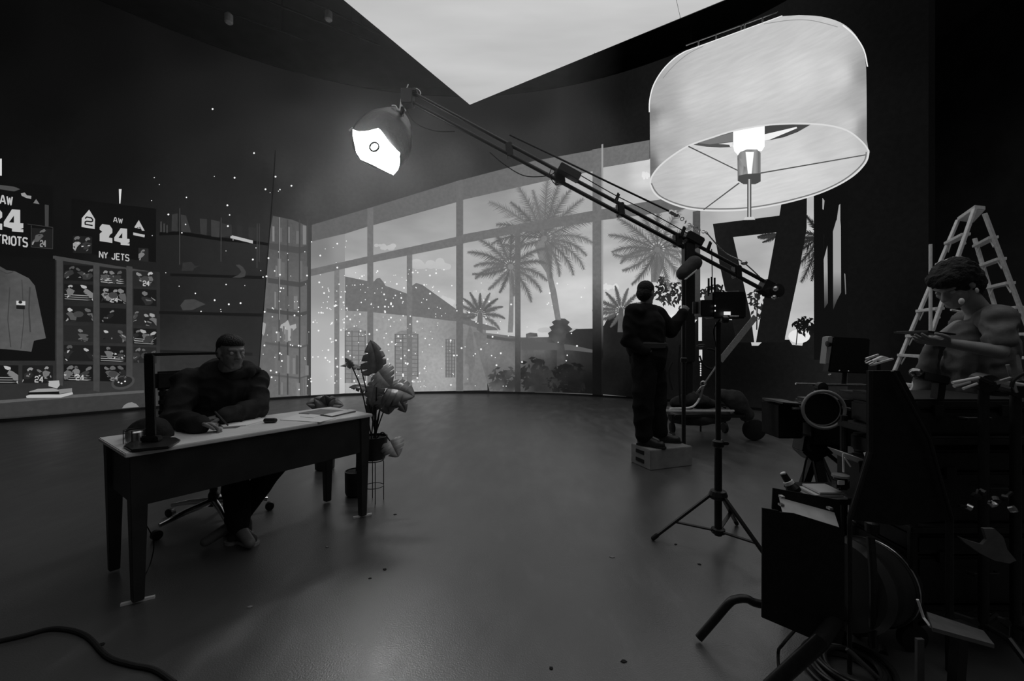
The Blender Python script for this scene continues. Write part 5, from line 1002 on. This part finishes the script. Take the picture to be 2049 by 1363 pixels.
wv_ = K(1648, 820, -.14); w_ = MB().ring(wv_, .098, .0085, (.25, 1, 0), 48, 10); w_.ring(wv_ + Vector((0, .015, 0)), .086, .004, (.25, 1, 0), 48, 8)
hw = tag(w_.build('hand_wheel', mat('wheel_rim', .4, .35, .1), cr, smooth=True), 'grey rimmed focus hand wheel')
MB().lathe(wv_ + Vector((0, .0, 0)), [(.086, .012), (.084, .02), (.02, .022), (.02, .06)], 40, (.25, 1, 0)).build('wheel_disc', BLKMET, hw)
MB().tube([K(1684, 815, -.05), K(1712, 822, -.05), K(1748, 823, -.05)], .009, 10).build('drive_rod', STEEL, cr, smooth=True)
for x in (1703, 1714, 1726): MB().lathe(K(x, 821, -.05), [(.01, -.008), (.016, -.006), (.016, .006), (.01, .008)], 14, (1, 0, 0)).build('rod_collar', BLKMET, cr)
for pts in ([(1738, 794), (1750, 795), (1748, 806), (1742, 812)], [(1741, 812), (1752, 818), (1760, 812), (1763, 835), (1755, 838)]): MB().prism([K(x, y, -.06) for x, y in pts], (0, .03, 0)).build('metal_bracket', STEEL, cr, bevel=.003)
MB().lathe(K(1618, 888, .04), [(.03, -.05), (.04, -.04), (.04, .04), (.03, .05)], 18, (0, 1, 0)).build('tilt_drum', BLKMET, cr)
MB().prism([K(x, y, .0) for x, y in ((1612, 872), (1700, 880), (1690, 898), (1660, 912), (1645, 918), (1628, 925), (1606, 905))], (0, .1, 0)).build('fluid_head', BLKMET, cr, bevel=.006)
hub = K(1632, 905, .06)
for tgt in (floorP(1560, 2.55), floorP(1700, 2.9), floorP(1690, 2.15)):
    mid_ = hub.lerp(tgt, .5); MB().bar(hub, mid_, .05, .04).build('tripod_leg', BLKMET, cr, bevel=.006); MB().tube([mid_, tgt + Vector((0, 0, .01))], .012, 8).build('tripod_leg_tube', BLKMET, cr)
MB().bar(K(1652, 905), K(1683, 930), .02).build('pan_handle', BLKMET, cr, bevel=.004)
MB().tube(curve_pts([K(1668, 915), K(1684, 928), K(1694, 945), K(1697, 980)]), .004, 6).build('cable', RUBBER, cr)
MB().tube(curve_pts([K(1605, 1000), K(1606, 960), K(1612, 925), K(1618, 910)]), .005, 6).build('cable', RUBBER, cr)
mn = thing('monitor', K(1700, 750, .0), 'black square monitor hood with one edge coloured as lit, above the cinema camera', 'monitor')
MB().prism([K(x, y, 0) for x, y in ((1668, 674), (1742, 678), (1738, 748), (1658, 745))], (0, .05, 0)).build('monitor_hood', BLKMET, mn, bevel=.005)
tag(MB().prism([K(x, y, -.03) for x, y in ((1658, 674), (1667, 673), (1659, 728), (1652, 729))], (0, .05, 0)).build('hood_side', mat('lit_edge_grey', .5, .5), mn, bevel=.003), 'monitor hood edge coloured pale grey as if lit')  # light on the black hood's edge painted in as paler grey
MB().lathe(K(1658, 688, -.04), [(.005, -.01), (.016, -.008), (.016, .008), (.005, .01)], 14, (1, 0, 0)).build('knob', BLKMET, mn)
MB().tube([K(1690, 745, .03), K(1688, 772, .03)], .012, 8).build('mount_arm', BLKMET, mn); MB().ell(K(1661, 750, -.05), (.01, .008, .006), nu=8, nv=6).build('screw', STEEL, mn)
for x, y in ((1680, 742), (1698, 743), (1745, 754)): MB().ell(K(x, y, -.06), (.006, .004, .004), nu=8, nv=6).build('screw', STEEL, mn)
# pale bracket plates
bk2 = thing('bracket_plate', P(1760, 722, 2.1), 'shiny pale bracket plates at the top edge of the dark cart, beside the monitor', 'bracket')
for a, b_, w_ in (((1733, 718), (1757, 710), .012), ((1742, 731), (1786, 718), .012)): MB().bar(P(*a, 2.1), P(*b_, 2.1), w_, .008).build('rod', PAINTED, bk2)
MB().prism([P(x, y, 2.11) for x, y in ((1736, 727), (1768, 712), (1782, 717), (1748, 731))], (0, .02, .0)).build('plate', PAINTED, bk2, bevel=.002)
MB().tube([P(1758, 722, 2.11), (P(1758, 722, 2.11).x, 2.11, .876)], .008, 8).build('mount_post', BLKMET, bk2)
for i in range(3): MB().bar(P(1731 + i * 4, 724 + i * 3, 2.09), P(1741 + i * 4, 719 + i * 3, 2.09), .005).build('pin', STEEL, bk2)

# ---------------------------------------------------------------- grip cart and dark gear on the right
gc = thing('grip_cart', floorP(1930, 1.9), 'big dark equipment cart crowded with gear at the right edge', 'cart')
x0, x1, y0, y1 = 1.62, 2.75, 1.72, 2.12
for z in (.16, .50, .86): MB().box(((x0 + x1) / 2, (y0 + y1) / 2, z), (x1 - x0, y1 - y0, .03)).build('shelf', BLKMET, gc, bevel=.006)
for x in (x0 + .02, x1 - .02):
    for y in (y0 + .02, y1 - .02): MB().tube([(x, y, .1), (x, y, .90)], .016, 10).build('post', BLKMET, gc); MB().lathe((x, y - .015, .055), [(.01, 0), (.055, .003), (.055, .03), (.01, .033)], 20, (0, 1, 0)).build('caster', RUBBER, gc)
def case_(x, y, z, sz, lb, rot=0., m=BLKMET, tilt_=0.):
    t = thing('equipment_case', (x, y, z), lb, 'case'); M = Matrix.Rotation(rot, 3, 'Z') @ Matrix.Rotation(tilt_, 3, 'Y'); c = Vector((x, y, z + sz[2] / 2))
    MB().box(c - M @ Vector((0, 0, sz[2] * .15)), (sz[0], sz[1], sz[2] * .68), M=M).build('case_body', m, t, bevel=.01); MB().box(c + M @ Vector((0, 0, sz[2] * .36)), (sz[0] * 1.01, sz[1] * 1.01, sz[2] * .28), M=M).build('case_lid', m, t, bevel=.01)
    for s in (-.3, .3): MB().box(c + M @ Vector((s * sz[0], -sz[1] / 2 - .006, sz[2] * .2)), (.04, .012, .045), M=M).build('latch', BLKMET, t)
    MB().tube([c + M @ Vector((-.06, -sz[1] / 2 - .01, 0)), c + M @ Vector((-.05, -sz[1] / 2 - .03, 0)), c + M @ Vector((.05, -sz[1] / 2 - .03, 0)), c + M @ Vector((.06, -sz[1] / 2 - .01, 0))], .007, 8).build('handle', BLKMET, t)
case_(1.92, 1.93, .177, (.5, .36, .29), 'black hard case on the lowest shelf of the dark cart'); case_(2.42, 1.93, .177, (.42, .36, .26), 'black hard case at the cart\'s lowest shelf, nearest the picture edge')
case_(1.98, 1.93, .517, (.6, .36, .30), 'wide black case on the middle shelf of the dark cart'); case_(2.50, 1.93, .517, (.36, .34, .25), 'smaller black case on the middle shelf of the dark cart')
case_(1.90, 1.93, .876, (.46, .34, .15), 'low black case on top of the dark cart, under the bright clamp arms'); case_(2.42, 1.93, .876, (.5, .34, .12), 'flat black case on top of the cart below the woman')
fg = thing('black_flag', floorP(1800, 1.68), 'large black cloth flag leaning in front of the cart', 'flag')
fpts = [P(x, y, 1.62) for x, y in ((1742, 742), (1800, 742), (1862, 860), (1905, 1040), (1800, 1052), (1702, 1040), (1742, 905))]
MB().prism(fpts, (0, .02, 0)).build('flag_cloth', BLACK, fg)
MB().tube([P(1786, 742, 1.6), P(1860, 880, 1.6), P(1905, 1040, 1.6)], .006, 8).build('flag_rim', BLKMET, fg)
MB().tube([P(1742, 742, 1.62), P(1742, 905, 1.62), P(1700, 1040, 1.62), (P(1700, 1040, 1.62).x, 1.62, 0.0)], .008, 8).build('flag_rim', BLKMET, fg)
MB().tube([P(1900, 1040, 1.63), (P(1900, 1040, 1.63).x, 1.63, 0)], .012, 8).build('flag_foot', BLKMET, fg)
kb = P(1833, 746, 1.75); ko = thing('ball_knob', kb, 'small chrome ball knob on a dark arm left of the woman', 'knob')
MB().ell(kb, (.024, .024, .02)).build('ball', mat('dark_chrome', .3, .2, 1.), ko, smooth=True); MB().bar(kb + Vector((.01, 0, -.01)), P(1892, 762, 1.75), .045, .035).build('arm_bar', BLKMET, ko, bevel=.005); MB().bar(P(1880, 760, 1.75), (P(1880, 760, 1.75).x, 1.76, 1.03), .03).build('arm_post', BLKMET, ko)
def cstand(px, Y, yt, lb, arms, cat='stand'):
    q = floorP(px, Y); t = thing('grip_stand', q, lb, cat); tp_ = P(px, yt, Y)
    MB().tube([q + Vector((0, 0, .1)), Vector((q.x, Y, tp_.z))], .0165, 12).build('column', BLKMET, t, smooth=True)
    for k_ in range(3): a = k_ * 2.09 + .4; dr = Vector((math.cos(a), math.sin(a), 0)); MB().tube([q + Vector((0, 0, .16)), q + dr * .1 + Vector((0, 0, .17)), q + dr * .34 + Vector((0, 0, .012))], .012, 8).build('leg', BLKMET, t)
    MB().lathe(tp_, [(.012, -.035), (.034, -.03), (.034, .03), (.012, .035)], 18, (.3, 1, .1)).build('grip_head', STEEL if False else BLKMET, t); MB().bar(tp_ + Vector((.0, -.04, 0)), tp_ + Vector((.05, -.05, .02)), .012).build('tee_handle', STEEL, t)
    for a, b_, r, m_ in arms: MB().tube([P(*a, Y - .03), P(*b_, Y - .03)], r, 10).build('arm', m_, t, smooth=True)
cstand(1968, 1.66, 765, 'grip stand with a fan of three bright metal arms in front of the woman', [((1906, 766), (1958, 756), .006, PAINTED), ((1909, 773), (1940, 764), .006, PAINTED), ((1927, 778), (1955, 768), .005, PAINTED), ((1958, 756), (1990, 770), .008, BLKMET)])
cstand(2032, 1.66, 776, 'grip stand cut by the picture edge, with a curved black cable on it', [((2030, 768), (2060, 772), .007, PAINTED), ((2016, 730), (2030, 775), .006, STEEL), ((2028, 770), (2034, 785), .006, STEEL)])
q = P(2024, 772, 1.6); tag(MB().tube(curve_pts([P(x, y, 1.6) for x, y in ((2024, 775), (2028, 762), (2040, 752), (2058, 746), (2070, 760))]), .006, 8).build('looped_cable', RUBBER, origin=q), 'black cable arching over the grip stand at the picture edge', 'cable')
tl2 = P(1970, 1000, 1.57); o = thing('clamp_cluster', tl2, 'cluster of small dull clamps on the dark cart side', 'clamp')
for i in range(7):
    a = P(1940 + 14 * i + rnd.uniform(-6, 6), 985 + rnd.uniform(0, 36), 1.56); MB().lathe(a, [(.004, -.01), (.012, -.008), (.012, .008), (.004, .01)], 12, (rnd.uniform(-1, 1), 1, rnd.uniform(-1, 1))).build('clamp_knob', STEEL if i % 3 == 0 else BLKMET, o)
    MB().bar(a, a + Vector((rnd.uniform(-.04, .04), .0, rnd.uniform(-.03, .03))), .008).build('clamp_jaw', BLKMET, o)
gp_ = [P(x, y, 1.5) for x, y in ((1920, 1075), (1945, 1084), (1966, 1090), (1975, 1080), (1968, 1058), (1990, 1058), (2008, 1075), (2016, 1100), (2034, 1122), (2020, 1128), (1990, 1122), (1962, 1108), (1930, 1085))]
tag(MB().prism(gp_, (0, .01, 0)).build('curved_panel', mat('dull_grey', .13, .6, var=.2), origin=gp_[0]), 'dull grey curved panel among the dark gear', 'panel')
bp_ = [P(x, y, Y) for x, y, Y in ((1854, 1224, 1.42), (1968, 1262, 1.42), (1990, 1290, 1.30), (1866, 1256, 1.30))]
o = thing('grey_board', bp_[0], 'dull grey board low in the dark gear with a shiny edge rod', 'board'); MB().prism(bp_, (0, 0, -.012)).build('board', mat('dull_grey', .13, .6, var=.2), o)
MB().tube([P(1836, 1200, 1.4), P(1848, 1236, 1.4), P(1862, 1254, 1.36)], .004, 8).build('edge_rod', PAINTED, o)
MB().bar(P(1920, 1270, 1.38), (P(1920, 1270, 1.38).x, 1.40, 0.0), .03).build('board_foot', BLKMET, o)
q = floorP(1840, 1.45); o = thing('upright_bar', q, 'dull upright flat bar low in front of the cart', 'bar'); MB().bar(q, (q.x, 1.45, P(1840, 1278, 1.45).z), .024, .01, up=(0, 1, 0)).build('bar', mat('dull_grey', .13, .6, var=.2), o); MB().box(q + Vector((0, 0, .006)), (.1, .1, .012)).build('bar_foot', BLKMET, o)

# ---------------------------------------------------------------- battery box, plates and torch behind the barn doors
BYY = 1.95
def N_(x, y, d=0.): return P(x, y, BYY + d)
bt_ = thing('side_cart', floorP(1710, 2.05), 'low dark trolley between the cinema camera and the spotlight', 'trolley')
zt = N_(1700, 998).z
MB().box(((1690 - CX) / F * 2.05, 2.08, zt - .02), (.40, .24, .03)).build('trolley_top', BLKMET, bt_, bevel=.005)
for sx in (-.17, .17):
    for sy in (-.09, .09): p_ = Vector(((1690 - CX) / F * 2.05 + sx, 2.08 + sy, 0)); MB().tube([p_ + Vector((0, 0, .03)), (p_.x, p_.y, zt - .02)], .012, 8).build('trolley_leg', BLKMET, bt_); MB().ell(p_ + Vector((0, 0, .025)), (.025, .025, .025), nu=12, nv=8).build('caster', RUBBER, bt_)
bb_ = thing('battery_box', N_(1715, 990), 'dark box with a pale lidded top beside the cinema camera', 'box')
MB().box(N_(1722, 955, .06), (.12, .14, .19)).build('box_body', BLKMET, bb_, bevel=.004)
MB().prism([N_(x, y, .0) for x, y in ((1686, 906), (1718, 916), (1745, 926), (1722, 930), (1700, 920))], (0, .1, .004)).build('box_lid', mat('lid_grey', .6, .4), bb_, bevel=.002)
MB().bar(N_(1687, 908, -.01), N_(1688, 945, -.01), .006).build('box_corner', PAINTED, bb_); MB().bar(N_(1690, 916, -.01), N_(1702, 934, -.01), .005).build('box_edge', PAINTED, bb_)
MB().prism([N_(x, y, -.01) for x, y in ((1735, 908), (1745, 906), (1751, 914), (1737, 916))], (0, .02, 0)).build('box_latch', PAINTED, bb_)
for i in range(3):
    z = i * .012; q = P(1668, 993 - i * 6, 1.9); tag(MB().box((q.x + .02 * (i == 0) + .012 * i, 2.0, zt + .004 + z), (.15 - .02 * i, .12, .008)).build('metal_plate', mat('plate_grey', .7, .35, .2), origin=q), ('lowest of the three thin plates stacked beside the small meter', 'middle one of the three thin stacked plates', 'topmost of the three thin stacked plates')[i], 'plate', 'stacked thin plates on the trolley')
mt = thing('small_meter', N_(1680, 985), 'small dark handheld device with bright highlights on the trolley', 'device')
MB().box(N_(1682, 968, -.0), (.06, .05, .05)).build('device_body', BLKMET, mt, bevel=.01); MB().lathe(N_(1682, 956, -.0), [(.01, 0), (.036, .005), (.034, .014), (.01, .02)], 20).build('dial', mat('dial_grey', .25, .3), mt, smooth=True); MB().box(N_(1683, 966, -.03), (.03, .004, .02)).build('device_window', PAINTED, mt)
tq = P(1578, 965, 1.95); to = thing('handheld_torch', tq, 'short black torch with a pale ring behind the open barn door', 'torch')
ax_ = Vector((.28, -.15, -.55)).normalized(); a0 = P(1567, 948, 1.95)
MB().lathe(a0, [(.012, 0), (.014, .003), (.016, .035)], 18, ax_).build('tail_cap', BLKMET, to); MB().lathe(a0 + ax_ * .0, [(.010, -.006), (.012, -.004), (.012, .0)], 18, ax_).build('end_cap', PAINTED, to)
MB().lathe(a0 + ax_ * .035, [(.018, 0), (.021, .002), (.021, .016), (.018, .018)], 20, ax_).build('pale_ring', PAINTED, to); MB().lathe(a0 + ax_ * .053, [(.021, 0), (.03, .02), (.03, .035), (.024, .035), (.02, .022)], 24, ax_).build('torch_head', BLKMET, to)
MB().tube([a0 + ax_ * .05, (a0.x + .03, 1.99, .0)], .008, 8).build('support_rod', BLKMET, to)

# ---------------------------------------------------------------- spotlight with barn doors on a low stand
SY = 1.6
def B_(x, y, d=0.): return P(x, y, SY + d)
sp_ = thing('spotlight', floorP(1690, 1.72), 'black studio spotlight with wide open barn doors, nearest the camera', 'spotlight')
MB().prism([B_(x, y) for x, y in ((1526, 1017), (1558, 1022), (1560, 1025), (1590, 1028), (1680, 1056), (1690, 1064), (1690, 1262), (1684, 1290), (1621, 1277), (1525, 1236))], (0, .006, 0)).build('front_barn_door', BLACK, sp_)
MB().prism([P(x, y, 1.72) for x, y in ((1547, 977), (1680, 1001), (1684, 1060), (1560, 1040), (1545, 1018))], (0, .005, 0)).build('rear_barn_door', BLACK, sp_)
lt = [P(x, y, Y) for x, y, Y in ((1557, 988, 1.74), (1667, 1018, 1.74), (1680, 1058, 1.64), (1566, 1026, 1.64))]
tag(MB().prism(lt, (0, 0, -.005)).build('lit_barn_door', mat('lit_leaf_grey', .6, .5, .0, var=.1), sp_), 'barn door leaf coloured pale as if catching the light')  # light falling on this leaf painted in as pale grey
for x, y in ((1564, 994), (1563, 1010), (1660, 1017)): MB().box(P(x, y, 1.68), (.014, .02, .008)).build('hinge', STEEL, sp_)
hA, hB = P(1700, 1165, 1.78), P(1830, 1150, 2.0); hd2 = (hB - hA).normalized()
MB().lathe(hA - hd2 * .10, [(.05, 0), (.17, .01), (.185, .05), (.175, .06), (.175, .1), (.16, .12), (.16, .2), (.17, .22), (.165, .3), (.14, .36), (.08, .38)], 40, hd2).build('lamp_housing', mat('housing_black', .05, .3, .2), sp_, smooth=True)
MB().ring(hA + hd2 * .13, .17, .007, hd2, 40, 8).build('housing_band', BLKMET, sp_); MB().ring(hA + hd2 * .16, .168, .004, hd2, 40, 8).build('housing_band', STEEL, sp_)
kn = P(1745, 1066, 1.72); MB().lathe(kn, [(.018, 0), (.024, .005), (.024, .04), (.015, .048)], 18).build('tilt_knob', BLKMET, sp_); MB().ring(kn + Vector((0, 0, .046)), .012, .003, n=18, k=6).build('knob_ring', STEEL, sp_)
yk = floorP(1690, 1.76)
MB().tube(curve_pts([P(1742, 1075, 1.66), P(1748, 1180, 1.62), P(1745, 1290, 1.64), Vector((yk.x + .06, 1.68, .20)), Vector((yk.x + .02, 1.72, .17))]), .014, 10).build('yoke', BLKMET, sp_)
lsb = thing('low_stand', yk, 'low black tube stand with bent legs carrying the spotlight', 'stand')
MB().tube([yk + Vector((0, 0, .02)), yk + Vector((0, 0, .20))], .024, 14).build('hub', BLKMET, lsb)
l1 = [G(1398, 1286) + Vector((0, 0, .018)), P(1460, 1206, 1.78), P(1476, 1199, 1.78), P(1495, 1199, 1.77), P(1530, 1210, 1.76), yk + Vector((0, 0, .15))]
MB().tube(curve_pts(l1[:1] + [l1[0].lerp(l1[1], .5)] + l1[1:], 6), .0165, 14).build('bent_leg', BLKMET, lsb, smooth=True)
MB().tube([yk + Vector((.0, 0, .17)), P(1640, 1285, 1.45), G(1540, 1390) + Vector((0, 0, .025))], .026, 14).build('bent_leg', BLKMET, lsb, smooth=True)
MB().tube(curve_pts([yk + Vector((0, 0, .14)), P(1722, 1278, 1.85), P(1742, 1268, 1.85), P(1758, 1278, 1.85), G(1768, 1310)], 5), .015, 12).build('bent_leg', BLKMET, lsb, smooth=True)
MB().tube([P(1695, 1298, 1.62), G(1775, 1375)], .009, 10).build('brace_rod', mat('dull_rod', .12, .35, .5), lsb)
pc = [(1588, 1262), (1566, 1290), (1558, 1330), (1560, 1380)]
tag(MB().tube(curve_pts([P(1590, 1262, 1.62), P(1566, 1290, 1.6), G(1557, 1335) + Vector((0, 0, .05)), G(1562, 1385) + Vector((0, 0, .006))]), .0055, 8).build('power_cable', RUBBER, origin=P(1590, 1262, 1.62)), 'thin black cable drooping from the spotlight to the floor', 'cable')
ccn = G(1700, 1345); o = thing('cable_coil', ccn, 'coiled black cable on the floor under the spotlight', 'cable coil')
for i in range(9):
    R_ = .085 + .016 * (i % 5); MB().ring(ccn + Vector((rnd.uniform(-.01, .01), rnd.uniform(-.01, .01) - .0, .012 + .017 * (i // 5) + .11 * 0)), R_, .0085, (rnd.uniform(-.12, .12), rnd.uniform(-.12, .12), 1), 36, 8).build('cable_loop', mat('coil_rubber', .03, .3), o, smooth=True)
# floor cable and litter
fc = [G(x, y) + Vector((0, 0, .009)) for x, y in ((-60, 1300), (40, 1278), (110, 1262), (170, 1275), (215, 1318), (260, 1334), (310, 1345), (350, 1372))]
tag(MB().tube(curve_pts(fc), .009, 8).build('floor_cable', RUBBER, origin=fc[0]), 'black cable snaking over the dark floor at the bottom left', 'cable')
lc_ = [D(.12, wd - .05, .5), D(.16, wd - .02, .3), D(.22, wd - .06, .12), D(.2, wd - .1, .006), D(.12, wd - .3, .006), D(.05, wd - .5, .006)]
tag(MB().tube(curve_pts(lc_), .003, 6).build('lamp_cable', RUBBER, origin=lc_[0]), 'thin cable hanging behind the left desk legs', 'cable')
litter = [(655, 1095), (1103, 1338), (1248, 1324), (204, 1290), (770, 1140), (740, 1158), (790, 1030), (652, 992), (1225, 1115), (1400, 1130), (500, 1215), (1352, 1090)]
DL_ = dict(zip([p[0] for p in litter], ['tiny scrap on the floor in front of the seated man\'s shoes', 'small dark chip at the bottom centre of the floor, left of another', 'small dark chip at the bottom centre, nearest the bent black leg', 'pale crumb on the floor beyond the left foot of the desk',
    'tiny scrap on the open floor right of the desk', 'tiny scrap on the floor below the right desk leg', 'tiny scrap on the floor right of the wire plant stand', 'tiny scrap on the floor below the desk near the small pot', 'tiny scrap on the floor left of the tripod stand', 'tiny scrap on the floor under the tripod stand',
    'tiny scrap on the floor in the shadow before the desk', 'tiny scrap left of the tripod stand foot, nearer the camera']))
for x, y in litter:
    q = G(x, y); a = rnd.random() * 3; s_ = rnd.uniform(.006, .011)
    o = MB().prism([q + Vector((s_ * math.cos(a + t) * (1.6 if i % 2 else 1), s_ * math.sin(a + t), 0)) for i, t in enumerate((0, 1.3, 2.6, 3.9, 5.1))], (0, 0, .003)).build('floor_chip', PLY if y % 2 else BLACK, origin=q); tag(o, DL_[x], 'debris')
